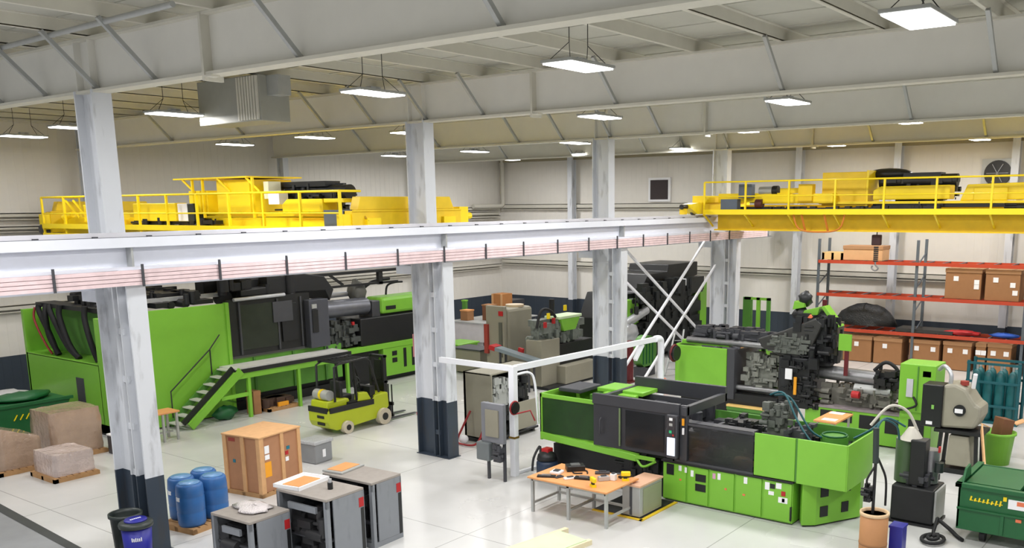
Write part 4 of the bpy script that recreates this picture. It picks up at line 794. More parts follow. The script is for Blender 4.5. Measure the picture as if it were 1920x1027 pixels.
c2 = cabinet('grey machine cabinet with red label, middle of the three', 10.22, 11.15, 13.0, 14.35, 1.3, R(3))
c3 = cabinet('tallest grey machine cabinet, rightmost of the three, end blackened as if open', 11.35, 12.15, 13.05, 14.4, 1.32, R(3))
MB().box(.402, .41, -.6, .6, .1, 1.2).build('end_shade_sheet', BLACK, c3)  # black sheet on the closed end stands for shade inside an opening
t = MB((9.75, 14.55, 1.01)); t.blob((9.75, 14.45, 1.03), (.28, .4, .05), 16, 6, .5, 3); o = t.build('plastic_film', mat('clear_film', (226, 218, 218), .25, bump=1., scale=9)); o.location = (9.75, 14.55, 1.01); tag(o, 'crumpled pale plastic film on the low grey cabinet', 'film')
t = thing('shallow_tray', 'white-edged shallow tray of brown sheets on the middle grey cabinet', 'tray', (10.68, 14.2, 1.3), R(10)); MB().box(-.4, .4, -.3, .3, 0, .03).build('base', PAPER, t)
for a in ((-.42, .42, -.32, -.29), (-.42, .42, .29, .32), (-.42, -.39, -.3, .3), (.39, .42, -.3, .3)): MB().box(*a, 0, .07).build('edge', PAPER, t)
MB().box(-.3, .3, -.2, .2, .03, .045).build('brown_sheet', BENCH, t)
t = thing('shallow_tray', 'tray with brown paper lying on the tallest grey cabinet end', 'tray', (11.75, 14.25, 1.32), R(10)); MB().box(-.35, .35, -.25, .25, 0, .04).build('base', LSTEEL, t, .01); MB().box(-.28, .28, -.18, .18, .04, .05).build('brown_sheet', BENCH, t)
t = thing('spray_can', 'small black and silver can on the middle grey cabinet', 'can', (10.75, 13.45, 1.3)); MB().cyl((0, 0, 0), (0, 0, .13), .05, 16).build('body', BLACK, t); MB().cyl((0, 0, .13), (0, 0, .2), .035, 16).build('cap', PSILV, t)
# trash cans
t = thing('waste_bin', 'black round waste bin beside the nearest column', 'waste bin', (8.38, 16.45, 0)); MB().lathe([(0, 0), (.22, 0), (.27, .85), (.3, .86), (.3, .92), (.27, .92), (.25, .86), (.24, .3), (0, .3)]).build('body', DKBIN, t)
t = thing('waste_bin', 'royal blue round recycling bin with lid and white lettering', 'waste bin', (8.25, 15.85, 0)); MB().lathe([(0, 0), (.21, 0), (.26, .82), (0, .82)]).build('body', NAVY, t); MB().lathe([(.0, .82), (.29, .82), (.3, .86), (.29, .9), (.2, .93), (.0, .93)]).build('rim', DKBIN, t); MB().lathe([(0, .93), (.2, .93), (.19, .955), (0, .96)]).build('lid', NAVY, t)
o = MB()
for k, h in enumerate((.05, .035, .05, .04, .035, .05)):
    a = R(222)+k*.12; o.beam((.252*math.cos(a), .252*math.sin(a), .6), (.255*math.cos(a), .255*math.sin(a), .6+h+.02), .024, .01)
o.build('lettering', PAPER, t); o = MB(); [o.box(-.1+.035*k, -.078+.035*k, -.02, .02, .957, .963) for k in range(6)]; o.build('lid_lettering', PAPER, t)
# ================================================================ WORKBENCH AREA
t = thing('workbench', 'workbench with orange wooden top and grey steel legs, covered in tools', 'workbench', (15.4, 10.95, 0))
MB().box(-.62, .62, -1.02, 1.02, .76, .8).build('bench_top', BENCH, t, .008)
for x in (-.52, .42):
    for y in (-.95, .0, .95): MB().box(x-.03, x+.03, y-.03, y+.03, 0, .76).build('leg', LSTEEL, t)
for y in (-.95, 0, .95): MB().box(-.52, .42, y-.02, y+.02, .18, .23).build('cross_rail', LSTEEL, t)
MB().box(.38, .42, -.95, .95, .18, .23).build('rear_rail', LSTEEL, t); MB().box(-.55, -.5, -.95, .95, .7, .76).build('apron', LSTEEL, t)
rn = random.Random(5)
items = [('power_drill', 'yellow cordless drill near the front edge of the workbench', YELP, 'drill'), ('hand_tool', 'yellow tool at the right end of the workbench', YELP, 'tool')]
def drill(x, y, rz, lab):
    t = thing('power_drill', lab, 'drill', (x, y, .8), rz); MB().box(-.12, .08, -.04, .04, .1, .2).build('body', YELP, t, .02); MB().box(-.05, .03, -.03, .03, .0, .11).build('handle', BLACK, t, .01); MB().cyl((.08, 0, .15), (.16, 0, .15), .02, 10).build('chuck', DGREY, t); MB().box(-.09, .06, -.045, .045, 0, .05).build('battery', YELP, t)
drill(14.98, 10.4, 1.0, 'yellow cordless drill on the front edge of the workbench'); drill(15.7, 10.08, 2.2, 'yellow cordless drill at the far right corner of the workbench')
def toolcase(x, y, rz, a, b, h, m, nm, lab):
    t = thing(nm, lab, 'tool', (x, y, .8), rz); MB().box(-a, a, -b, b, 0, h).build('body', m, t, .01); MB().box(-a*.6, a*.6, -b*.5, b*.5, h, h+.02).build('cover', DGREY if m != BLACK else STEEL, t)
toolcase(14.98, 11.6, .5, .06, .2, .04, BLACK, 'tool_pouch', 'black tool pouch at the left front edge of the workbench')
toolcase(15.35, 11.6, .2, .12, .12, .05, PAPER, 'paper_stack', 'white papers at the left of the workbench')
toolcase(15.75, 11.4, .8, .14, .2, .12, BLACK, 'tool_bag', 'black tool bag at the back left of the workbench')
toolcase(15.15, 11.1, 1.0, .05, .14, .04, PAPER, 'parts_box', 'small white box in the middle of the workbench')
toolcase(15.3, 10.85, .3, .07, .2, .05, BLACK, 'torque_wrench_case', 'flat black case across the middle of the workbench')
toolcase(15.45, 10.45, .9, .05, .12, .1, PSILV, 'metal_block', 'shiny metal block on the right half of the workbench')
toolcase(15.6, 10.3, .1, .06, .06, .14, PAPER, 'white_jar', 'white container near the right end of the workbench')
toolcase(15.85, 10.75, .6, .06, .16, .05, DGREY, 'grey_tool', 'dark grey tool at the back edge of the workbench')
toolcase(15.9, 10.2, 1.1, .05, .15, .05, BLACK, 'black_tool', 'black tool at the far right end of the workbench')
toolcase(15.1, 11.35, 1.3, .04, .1, .03, DGREY, 'wrench_set', 'small dark wrench set behind the tool pouch')
tag(MB((0, 0, 0)).tube([(15.6, 11.1, .815), (15.5, 11.25, .815), (15.65, 11.35, .815), (15.8, 11.15, .815), (15.65, 11.0, .815)], .015, 8, 5).build('coiled_cable', RUBBER), 'black coiled cable at the back of the workbench', 'cable')
t = thing('metal_cabinet', 'small grey steel cabinet with wooden top under the right end of the workbench', 'cabinet', (16.25, 9.97, 0))
MB().box(-.48, .42, -.22, .22, .03, .68).build('body', LSTEEL, t, .01); MB().box(-.5, .44, -.24, .24, .68, .72).build('top', mat('pink_wood', (214, 170, 140), .6), t); MB().box(-.36, .38, -.235, -.22, .08, .62).build('door', mat('olive_grey', (142, 148, 118), .5), t); MB().box(-.49, -.48, -.03, .03, .05, .66).build('seam', DGREY, t)
for x in (-.4, .34): MB().box(x-.03, x+.03, -.18, .18, 0, .03).build('foot', BLACK, t)
t = thing('shop_vacuum', 'dark blue round shop vacuum with red and black top behind the workbench', 'vacuum', (16.95, 13.1, 0)); MB().lathe([(0, .06), (.2, .06), (.26, .15), (.26, .42), (.22, .5), (0, .5)]).build('tank', mat('navy_tank', (36, 52, 76), .4), t)
MB().lathe([(0, .5), (.25, .5), (.22, .62), (.12, .7), (0, .72)]).build('motor_head', BLACK, t); MB().box(-.1, .12, -.1, .1, .66, .78).build('red_cap', RED, t, .02); MB().tube([(0, .2, .6), (.1, .3, .75), (-.1, .33, .5), (-.2, .3, .2)], .03, 8, 5).build('hose', BLACK, t)
for k in range(3): MB().blob((.2*math.cos(k*2.1), .2*math.sin(k*2.1), .03), (.04, .04, .03), 8, 6).build('caster', BLACK, t)
tag(MB((0, 0, 0)).blob((16.75, 12.3, .1), (.26, .38, .1), 12, 6, .5, 33).build('plastic_bundle', mat('grey_film', (186, 184, 186), .3, bump=1, scale=8)), 'pale plastic bundle on the floor between vacuum and workbench', 'bundle')
# pipe frame and control post
t = thing('pipe_frame', 'white square pipe frame with post and long rails in front of the third column', 'pipe frame', (16.72, 13.92, 0))
W(t).box(16.64, 16.8, 13.84, 14.0, 0, 2.72).build('post', BRAID, t, .01); W(t).beam((16.72, 14.0, 2.66), (16.72, 16.3, 2.66), .1, .13).build('short_rail', BRAID, t); W(t).beam((16.8, 13.92, 2.66), (23.55, 13.92, 2.56), .1, .14).build('long_rail', BRAID, t)
W(t).tube([(23.3, 13.92, 2.57), (23.55, 13.92, 2.55), (23.65, 13.92, 2.4), (23.65, 13.92, 1.8)], .1, 12, 5).build('elbow', BRAID, t); W(t).cyl((23.65, 13.92, 0), (23.65, 13.92, 1.9), .1, 14).build('post', BRAID, t); W(t).beam((16.72, 14.0, .04), (17.5, 13.9, .04), .1, .06).build('foot', BRAID, t)
W(t).beam((22.6, 13.92, 2.5), (22.2, 13.92, 2.1), .1, .1).build('stub', BRAID, t)
W(t).box(16.63, 16.81, 13.83, 14.01, .95, 1.0).build('brass_band', mat('brass', (150, 120, 50), .4, .6), t); W(t).tube([(16.8, 13.9, 2.5), (17.2, 13.8, 2.5), (17.35, 13.75, 2.2), (17.4, 13.7, 1.2)], .03, 8, 6).build('conduit', BRAID, t)
t = thing('control_stand', 'grey electrical panel and box on thin posts left of the white frame post', 'electrical box', (16.2, 14.1, 0))
for y in (13.8, 14.3): W(t).box(16.18, 16.24, y-.03, y+.03, 0, 1.9).build('post', DGREY, t)
W(t).box(16.08, 16.2, 13.72, 14.4, .95, 1.9).build('panel', mat('panel_grey', (122, 124, 130), .45), t, .01); W(t).box(16.05, 16.08, 13.85, 14.25, 1.1, 1.75).build('panel_door', BEIGE, t); W(t).box(15.98, 16.16, 14.1, 14.5, .5, .95).build('drive_box', mat('drive_grey', (110, 116, 118), .4), t, .03)
W(t).greeble(16.0, 16.2, 13.72, 14.1, .5, .95, 18, 61, .05, .15).build('fittings', DGREY, t)
t = thing('hose_reel', 'round dark reel with red hose on the white frame post', 'hose reel', (16.55, 13.75, 1.75)); MB().cyl((0, -.05, 0), (0, .05, 0), .14, 20).build('drum', BLACK, t); MB().tube([(.16*math.cos(a), 0, .16*math.sin(a)) for a in [k*.4 for k in range(12)]]+[(.35, -.2, -.1), (.4, -.3, -.35)], .02, 8).build('hose', HOSER, t)
t = thing('hose_reel', 'round dark red reel on the far post of the white frame', 'hose reel', (23.9, 13.6, 2.1)); MB().cyl((0, -.1, 0), (0, .1, 0), .22, 20).build('drum', BLACK, t); MB().tube([(.24*math.cos(a), 0, .24*math.sin(a)) for a in [k*.4 for k in range(17)]], .035, 8).build('hose', mat('dark_red', None), t); MB().box(-.26, 0, -.04, .04, -.04, .04).build('bracket', BLACK, t)
# beige cabinets in the middle
t = thing('machine_cabinet', 'tall beige cabinet with open dark side right of the second column', 'cabinet', (19.6, 16.7, 0))
W(t).box(18.6, 18.64, 16.25, 17.28, .12, 1.98).build('front_panel', BEIGE, t, .01); W(t).box(18.6, 20.7, 17.2, 17.28, .12, 1.98).build('back_panel', BEIGE, t); W(t).box(18.6, 20.7, 16.3, 17.28, 1.94, 1.98).build('roof', BEIGE, t); W(t).box(18.6, 20.7, 16.3, 17.28, .1, .16).build('floor_plate', BLACK, t)
W(t).box(19.7, 20.7, 16.28, 16.32, .2, 1.0).build('side_panel', BEIGE, t, .01); W(t).greeble(18.7, 20.6, 16.35, 17.2, .2, 1.9, 120, 71, .08, .4).build('inner_parts', BLACK, t); W(t).greeble(18.7, 19.6, 16.3, 16.5, 1.0, 1.85, 35, 72, .05, .2).build('piping', LSTEEL, t)
for x in (18.7, 20.6): W(t).box(x-.05, x+.05, 16.4, 17.2, 0, .12).build('foot', BLACK, t)
tag(MB((0, 0, 0)).tube([(18.55, 17.0, .9), (18.35, 17.1, .5), (18.2, 17.2, .1), (18.1, 16.9, .05), (18.2, 16.5, .1), (18.4, 16.4, .5), (18.55, 16.4, .85)], .03, 8, 6).build('red_hose', HOSER), 'red hose looping to the floor before the tall beige cabinet', 'hose')
tag(MB((0, 0, 0)).blob((18.35, 17.1, .12), (.14, .14, .12), 12, 8).build('white_jug', PAPER), 'small white jug on the floor by the red hose', 'jug')
t = thing('curing_cabinet', 'tall beige-grey cabinet with rounded corners and red strip in the middle distance', 'cabinet', (29.0, 22.2, 0))
o = W(t); o.box(26.2, 27.7, 22.0, 22.9, .3, 2.7); o.build('body', BEIGE, t, .12); W(t).box(26.05, 26.2, 22.05, 22.95, .3, 2.8).build('front_panel', BEIGE, t, .02); W(t).box(26.01, 26.05, 22.15, 22.3, .9, 2.2).build('slot', mat('dark_beige', (90, 90, 80), .5), t); W(t).box(25.95, 26.05, 22.8, 22.98, 1.0, 2.1).build('red_strip', REDB, t)
W(t).cyl((27.1, 22.4, 2.7), (27.1, 22.4, 2.78), .35, 20).build('top_plate', mat('tan_plate', (200, 180, 150), .5), t); W(t).box(26.01, 26.06, 22.1, 22.3, 2.45, 2.62).build('red_sticker', RED, t); W(t).box(26.3, 27.6, 22.1, 22.85, 0, .3).build('base', BLACK, t)
t = thing('belt_conveyor', 'small grey inclined conveyor with red ends before the tall beige cabinet', 'conveyor', (24.8, 20.8, 0)); W(t).beam((25.0, 21.6, 1.45), (25.2, 19.6, 1.05), .4, .12).build('belt', mat('conveyor_grey', (120, 132, 138), .4), t); W(t).beam((25.0, 21.75, 1.48), (25.02, 21.5, 1.43), .44, .16).build('red_end', RED, t); W(t).beam((25.35, 20.8, 1.4), (25.35, 20.6, 1.36), .1, .16).build('red_clamp', RED, t)
for y, z in ((21.3, 1.35), (20.0, 1.1)):
    for x in (24.9, 25.2): W(t).box(x-.03, x+.03, y-.03, y+.03, 0, z).build('leg', DGREY, t)
t = thing('low_cabinet', 'low beige cabinet right of the green bin in the middle distance', 'cabinet', (26.8, 24.4, 0)); W(t).box(26.4, 27.3, 23.6, 25.0, .05, .95).build('body', BEIGE, t, .02); W(t).box(26.35, 27.35, 23.55, 25.05, .95, 1.0).build('top', DGREY, t); W(t).box(26.5, 27.2, 23.7, 24.9, 0, .05).build('plinth', BLACK, t)
t = thing('wheeled_bin', 'lime green bin just right of the second column', 'bin', (27.6, 25.6, 0)); o = W(t); o.prism([(27.1, .1), (28.1, .1), (28.2, .95), (27.0, .95)], 25.3, 26.3, 'y'); o.build('body', GREEN, t, .04); W(t).box(26.95, 28.25, 25.25, 26.35, .93, 1.0).build('rim', GREEN, t, .02); W(t).box(27.2, 28.0, 25.4, 26.2, 0, .1).build('base', BLACK, t)
t = thing('work_table', 'long grey table with cartons beyond the green bin', 'table', (34, 29.5, 0)); W(t).box(32, 36, 28.3, 30.5, 1.05, 1.1).build('tabletop', LSTEEL, t)
for x in (32.1, 35.9):
    for y in (28.4, 30.4): W(t).box(x-.04, x+.04, y-.04, y+.04, 0, 1.05).build('leg', DGREY, t)
W(t).box(32.05, 32.1, 28.3, 30.5, .2, 1.05).build('front_panel', mat('pale_panel', (200, 196, 198), .5), t)
for k, (x, y, a, h, l) in enumerate(((32.6, 29.9, .45, .5, 'leftmost small tan carton on the grey table'), (33.2, 29.0, .5, .75, 'brown carton in the middle of the grey table'), (33.0, 30.4, .2, .9, 'thin green topped carton at the back of the grey table'), (34.6, 28.9, .35, .5, 'small brown carton at the right of the grey table'))):
    q = thing('carton', l, 'box', (x, y, 1.1), .1*k); MB().box(-a/2, a/2, -a/2, a/2, 0, h-.06).build('body', (CARD, mat('dark_card', (120, 78, 52), .8), GREEND, CARD)[k], q, .01); MB().box(-a/2-.02, a/2+.02, -a/2-.02, a/2+.02, h-.06, h).build('lid', (BENCH, CARD, GREEN, CARD)[k], q)
t = thing('wooden_crate', 'tall narrow plywood crate by the far corner wall', 'crate', (36.5, 31.0, 0)); MB().box(-.4, .4, -.35, .35, .1, 2.0).build('panel', mat('plywood_orange', (176, 118, 66), .7), t, .01)
for y in (-.35, .25): MB().box(-.44, -.4, y, y+.1, .1, 2.0).build('batten', WOOD, t)
MB().box(-.4, .4, -.35, .35, 0, .1).build('skid', PALLET, t)
t = thing('wooden_crate', 'shorter plywood crate with dark top, right of the tall narrow one', 'crate', (38.3, 31.8, 0)); MB().box(-.5, .5, -.4, .4, .1, 1.2).build('panel', mat('plywood_orange', None), t, .01); MB().box(-.5, .5, -.42, .42, 1.2, 1.5).build('dark_top', DGREY, t); MB().box(-.5, .5, -.4, .4, 0, .1).build('skid', PALLET, t)
# mid machine (beige and black) left of third column
t = thing('granulator_machine', 'beige and black machine with cluttered top left of the third column', 'machine', (26, 20, 0))
W(t).box(25.5, 26.6, 19.9, 20.6, .1, 1.75).build('beige_body', BEIGE, t, .02); W(t).box(26.6, 28.7, 19.9, 21.0, .1, 1.5).build('black_body', mat('deep_black_panel', (24, 24, 26), .4), t, .02); W(t).box(25.5, 28.7, 19.6, 21.0, 0, .1).build('base', BLACK, t); W(t).box(26.4, 28.4, 19.5, 19.9, .1, .75).build('front_box', BEIGE, t, .02)
W(t).greeble(25.6, 28.4, 19.9, 20.8, 1.5, 2.45, 110, 81, .1, .4).build('top_fittings', mat('fitting_grey', (110, 116, 110), .5, var=.5, scale=8), t); o = W(t); o.prism([(26.9, 1.95), (27.6, 1.95), (27.9, 2.4), (26.7, 2.4)], 19.9, 20.5, 'y'); o.build('green_hopper', GREEN, t, .03); W(t).box(26.6, 28.0, 19.9, 20.6, 2.4, 2.5).build('hopper_lid', mat('pale_green', (204, 226, 184), .5), t, .02)
for x, z, m in ((25.9, 2.5, YELP), (26.2, 2.3, RED), (26.9, 2.7, YELP), (25.7, 2.2, RED)): W(t).box(x, x+.12, 19.88, 19.95, z, z+.2).build('valve', m, t)
o = W(t); o.tube([(25.5, 20.1, 2.2), (25.8, 20.1, 2.8), (26.4, 20.1, 2.7), (26.9, 20.1, 2.1)], .05, 8, 6); o.cyl((26.8, 20.4, 2.2), (26.8, 20.4, 3.1), .1, 12); o.build('black_hose', RUBBER, t)
# ================================================================ BEHIND THE BRACES
t = thing('press_machine', 'big black machine with green corners seen through the cross braces', 'machine', (33, 21, 0))
o = W(t); o.prism([(31.0, .1), (31.0, 1.9), (31.6, 2.9), (32.6, 2.9), (33.2, 3.6), (34.8, 3.6), (34.9, 3.9), (37.5, 3.9), (37.5, 3.3), (36.4, 3.1), (37.5, 2.8), (37.5, .1)], 20.2, 22.2, 'y'); o.build('body', mat('machine_black', (20, 21, 22), .4, var=.4), t, .03)
W(t).box(30.9, 37.6, 20.3, 22.2, 0, .1).build('plinth', BLACK, t); W(t).greeble(31.2, 37.2, 19.6, 20.2, .3, 3.4, 220, 91, .08, .45).build('front_piping', mat('soot_grey', (32, 34, 34), .5, var=.5, scale=5), t)
W(t).box(31.0, 32.0, 19.9, 20.2, 1.6, 2.7).build('green_panel', GREEN, t, .02); W(t).box(36.9, 37.5, 19.7, 20.2, .1, 3.0).build('green_panel', GREEN, t, .02)
W(t).box(35.2, 36.4, 19.8, 20.1, 2.95, 3.25).build('pale_panel', PAPER, t, .02); W(t).cyl((30.5, 19.8, 1.7), (32.4, 19.8, 2.2), .18, 14).build('silver_barrel', PSILV, t); W(t).blob((30.9, 19.7, 1.4), (.6, .3, .4), 12, 8, .3, 3).build('silver_duct', PSILV, t)
t = thing('red_post', 'dark red upright post at the base of the third column', 'post', (28.45, 18.1, 0)); W(t).box(28.35, 28.6, 18.0, 18.2, .05, 1.55).build('shaft', mat('dark_red', None), t, .01); W(t).box(28.2, 28.75, 17.9, 18.3, 0, .05).build('foot', mat('dark_red', None), t)
t = thing('cable_drum', 'round green mesh drum cover under the end of the white frame', 'drum cover', (29.9, 18.2, 0)); o = W(t); o.cyl((29.9, 18.15, .95), (29.9, 18.5, .95), .62, 24); o.build('cover', GREEND, t, .03); W(t).box(29.4, 30.4, 18.15, 18.5, 0, .4).build('stand', DGREY, t); [W(t).box(29.5+.22*k, 29.55+.22*k, 18.12, 18.16, .5, 1.35).build('rib', DKGRN, t) for k in range(4)]
tag(MB((0, 0, 0)).blob((27.6, 16.2, .25), (.3, .25, .25), 12, 8, .2, 6).build('orange_bag', SALMON), 'salmon orange bag on the floor right of the red post', 'bag')
t = thing('scissor_stand', 'thin grey folding ladder leaning near the far frame post', 'ladder', (30.9, 17.6, 0)); W(t).beam((30.2, 17.6, .02), (31.2, 17.7, 1.7), .06, .04).build('rail', LSTEEL, t); W(t).beam((30.5, 17.2, .02), (31.3, 17.4, 1.7), .06, .04).build('rail', LSTEEL, t); [W(t).beam((30.3+.16*k, 17.6, .25+.26*k), (30.6+.15*k, 17.25, .25+.26*k), .03, .03).build('rung', LSTEEL, t) for k in range(5)]
t = thing('green_rack', 'three lime green upright posts on green base right of the farthest column', 'post rack', (35.5, 16.3, 0)); W(t).box(35.3, 35.5, 16.5, 16.85, .3, 2.65).build('post', GREEND, t); W(t).box(35.3, 35.4, 16.1, 16.25, .3, 2.65).build('post', GREEN, t); W(t).box(35.3, 35.4, 15.65, 15.8, .3, 2.65).build('post', GREEND, t); W(t).box(35.3, 35.4, 15.65, 16.8, 2.55, 2.65).build('top_bar', GREEN, t); W(t).box(34.8, 35.8, 14.5, 17.0, 0, .35).build('base', GREEN, t, .02)
t = thing('parts_bench', 'grey machine base cluttered with pale parts beyond the second machine', 'machine', (31, 14.5, 0)); W(t).box(29.5, 32.5, 13.2, 16.2, 0, .9).build('base', mat('dark_slate_base', (50, 56, 66), .5), t, .02); W(t).greeble(29.6, 32.4, 13.3, 16.1, .9, 1.6, 110, 95, .1, .5).build('parts', mat('mixed_grey', (104, 104, 110), .5, var=.5, scale=6), t); W(t).box(30.2, 30.9, 13.9, 14.9, 1.3, 1.5).build('tan_part', WOOD, t); W(t).box(30.2, 31.3, 13.4, 14.0, 1.0, 1.35).build('green_part', GREEN, t); W(t).cyl((29.8, 16.0, 1.2), (29.8, 15.2, 1.2), .35, 18).build('round_motor', DGREY, t)
tag(MB((0, 0, 0)).box(33.5, 33.6, 12.6, 12.75, 0, 2.9).build('red_pole', mat('dark_red', None)), 'thin dark red pole before the far wall dado', 'pole')
# ================================================================ PALLET RACK
t = thing('pallet_rack', 'long pallet rack with orange-red beams and grey posts along the far wall', 'rack', (38, 9, 0))
for y in (14.5, 10.5, 6.5, 2.5):
    for x in (37.45, 38.6): W(t).box(x, x+.08, y-.05, y+.05, 0, 5.0).build('post', RACKP, t)
    o = W(t); [o.beam((37.5, y, .4+.9*k), (38.64, y, .85+.9*k), .04, .04) for k in range(5)]; o.build('lacing', RACKP, t)
for z in (1.36, 2.78, 4.14):
    for x in (37.42, 38.64): W(t).box(x, x+.06, 2.5, 14.5, z-.13, z).build('beam', ORANGE, t)
    o = W(t); [o.box(37.48, 38.64, 2.7+.62*k, 2.76+.62*k, z-.03, z) for k in range(19)]; o.build('deck_bar', RACKP, t)
def rbox(x, y, z, a, b, h, lab, labels=((-.2, .25),), m=CARD):
    q = thing('carton', lab, 'box', (x, y, z), 0, 'cartons on and under the pallet rack'); MB().box(-a/2, a/2, -b/2, b/2, .0, h).build('body', m, q, .015); MB().box(-a/2-.02, a/2+.02, -b/2-.02, b/2+.02, h-.14, h+.01).build('lid', mat('carton_lid', (172, 130, 92), .8), q, .01)
    for ly, lz in labels: MB().box(-a/2-.012, -a/2, ly*b-.09, ly*b+.09, lz*h, lz*h+.18).build('label_sheet', PAPER, q)
for i, (y0, y1, h, l) in enumerate(((13.7, 13.2, 1.0, 'leftmost on the floor, partly hidden by green flag'), (13.15, 12.12, 1.05, 'second from left on the floor'), (12.02, 10.9, 1.05, 'third from left on the floor'), (10.6, 9.45, 1.08, 'with two white labels, behind the green cabinet'), (9.3, 8.27, 1.1, 'with two small labels, behind the teal rack'), (8.1, 7.75, 1.12, 'narrow one behind the teal rack'), (7.68, 6.85, 1.15, 'rightmost on the floor'))):
    rbox(38.0, (y0+y1)/2, .02, 1.0, y0-y1, h, 'brown carton under the pallet rack, ' + l, ((.25, .6), (-.3, .6)) if i > 2 else ((.1, .6),))
rbox(38.0, 8.75, 2.79, 1.0, 1.3, 1.15, 'brown carton on the middle rack level, left of two', ((.2, .6), (-.38, .35), (-.38, .5)))
rbox(38.0, 7.35, 2.79, 1.0, 1.2, 1.15, 'brown carton on the middle rack level, right of two', ((.2, .6), (-.3, .45), (-.38, .2)))
rbox(38.0, 12.7, 4.15, .9, 1.6, .58, 'wide tan carton on the top rack level', (), mat('tan_carton', (214, 168, 122), .8))
t = thing('wooden_pallet', 'pale wooden pallets stacked on the top rack level at left', 'pallet', (38.0, 13.95, 4.15)); pallet(t, .9, .9, .3, mat('pale_pallet', (226, 190, 130), .7)); 
tag(MB((0, 0, 0)).blob((38.0, 12.55, 1.5), (.5, 1.25, .85), 18, 10, .12, 8, 0).build('black_tarp', mat('black_tarp', (30, 32, 34), .5, bump=1, scale=5)), 'heap under black tarp on the lower rack level', 'tarp')
tag(MB((0, 0, 0)).prism([(37.5, 1.38), (38.6, 1.38), (38.55, 1.5), (37.55, 1.5)], 9.0, 11.2, 'y').build('black_sheet', BLACK), 'flat black sheet on the lower rack level', 'sheet')
tag(MB((0, 0, 0)).blob((37.8, 8.7, 1.46), (.3, .8, .1), 14, 6, .5, 9).build('red_cloth', RED), 'red cloth bundle on the lower rack level', 'cloth')
tag(MB((0, 0, 0)).blob((37.8, 7.2, 1.46), (.25, .5, .1), 12, 6, .4, 10).build('blue_cloth', SKYB), 'blue bundle on the lower rack level, right of the red cloth', 'cloth')
t = thing('dark_cabinet', 'black cabinet under the right end of the pallet rack', 'cabinet', (38, 6, 0)); MB().box(-.45, .45, -.45, .45, .05, 1.1).build('body', BLACK, t, .02); MB().box(-.4, .4, -.4, .4, 0, .05).build('plinth', BLACK, t)
# ================================================================ RIGHT FOREGROUND
t = thing('cylinder_rack', 'teal steel rack of teal gas cylinders beneath the pallet rack', 'rack', (29.3, 5.7, 0))
for y in (5.0, 6.4):
    for x in (28.9, 29.7): MB((29.3, 5.7, 0)).cyl((x, y, 0), (x, y, 1.85), .05, 10).build('post', TEAL, t)
o = W(t)
for z in (.5, 1.2, 1.75): o.box(28.85, 28.9, 4.95, 6.45, z, z+.07); o.box(29.7, 29.75, 4.95, 6.45, z, z+.07)
o.box(28.85, 29.75, 4.95, 6.45, 0, .06); o.build('frame', TEAL, t)
cp = None
for k in range(8):
    p = (29.08+.42*(k//4), 5.2+.33*(k % 4), .06)
    if cp is None: cp = thing('gas_cylinder', '', 'cylinder', p); MB().lathe([(0, 0), (.13, 0), (.14, .1), (.14, 1.3), (.1, 1.45), (.04, 1.52), (0, 1.55)]).build('body', mat('teal_cylinder', (30, 96, 100), .35), cp); MB().cyl((0, 0, 1.5), (0, 0, 1.66), .035, 10).build('valve', LSTEEL, cp); c = cp
    else: c = copy_tree(cp, p)
    c['label'] = 'teal gas cylinder in the teal rack, ' + ('front' if k < 4 else 'back') + ' row, ' + ('rightmost', 'second from right', 'second from left', 'leftmost')[k % 4]; c['group'] = 'teal gas cylinders'
t = thing('material_dryer', 'beige dryer with black control box on dark stand, beside the tall green cabinet', 'dryer', (23.2, 5.4, 0))
o = W(t); o.box(22.85, 23.7, 4.65, 5.75, 1.0, 1.08); o.box(22.9, 23.6, 4.7, 5.7, .0, .12)
for x in (22.95, 23.55):
    for y in (4.75, 5.65): o.beam((x, y, .1), (x+.02, y-.05*(1 if y > 5 else -1), 1.0), .08, .08)
o.build('stand', BLACK, t); o = W(t); o.prism([(5.45, .2), (5.4, .95), (4.95, .95), (4.85, .2)], 22.9, 23.5, 'x'); o.build('lower_hopper', mat('dryer_beige', (150, 146, 130), .5), t, .03)
o = W(t); o.prism([(5.62, 1.1), (5.62, 2.15), (5.35, 2.2), (5.1, 2.1), (4.85, 1.75), (4.72, 1.7), (4.72, 1.45), (4.85, 1.15)], 22.9, 23.7, 'x'); o.build('beige_body', mat('dryer_beige', None), t, .08); W(t).box(22.85, 23.4, 5.6, 6.08, 1.1, 2.14).build('control_box', BLACK, t, .02); W(t).box(22.83, 22.85, 5.78, 5.84, 1.55, 1.65).build('screen', mat('green_lcd', (130, 190, 90), .5), t)
W(t).box(22.84, 22.86, 5.8, 5.95, 1.16, 1.24).build('sticker', PAPER, t); W(t).cyl((22.86, 5.2, 1.58), (22.9, 5.2, 1.58), .14, 18).build('round_window', BLACK, t); W(t).box(22.84, 22.87, 5.12, 5.3, 1.52, 1.62).build('name_plate', PAPER, t)
W(t).tube([(23.1, 5.5, 2.15), (23.1, 5.5, 2.4), (23.3, 5.7, 2.55), (23.6, 5.9, 2.4)], .05, 8, 5).build('hose', PSILV, t); W(t).cyl((23.2, 5.2, 2.15), (23.2, 5.2, 2.25), .1, 12).build('red_lid', REDB, t); W(t).cyl((23.2, 5.0, 2.1), (23.1, 4.95, 2.45), .05, 10).build('white_tube', PAPER, t)
t = thing('material_dryer', 'dark upright dryer with pale hopper top beside the fibre drum', 'dryer', (18.95, 5.0, 0)); W(t).box(18.65, 19.45, 4.6, 5.45, .05, .78).build('base_unit', BLACK, t, .03); W(t).box(18.7, 19.4, 4.56, 4.6, .1, .75).build('side_panel', LSTEEL, t); W(t).box(18.6, 19.5, 4.55, 5.5, 0, .05).build('plinth', BLACK, t)
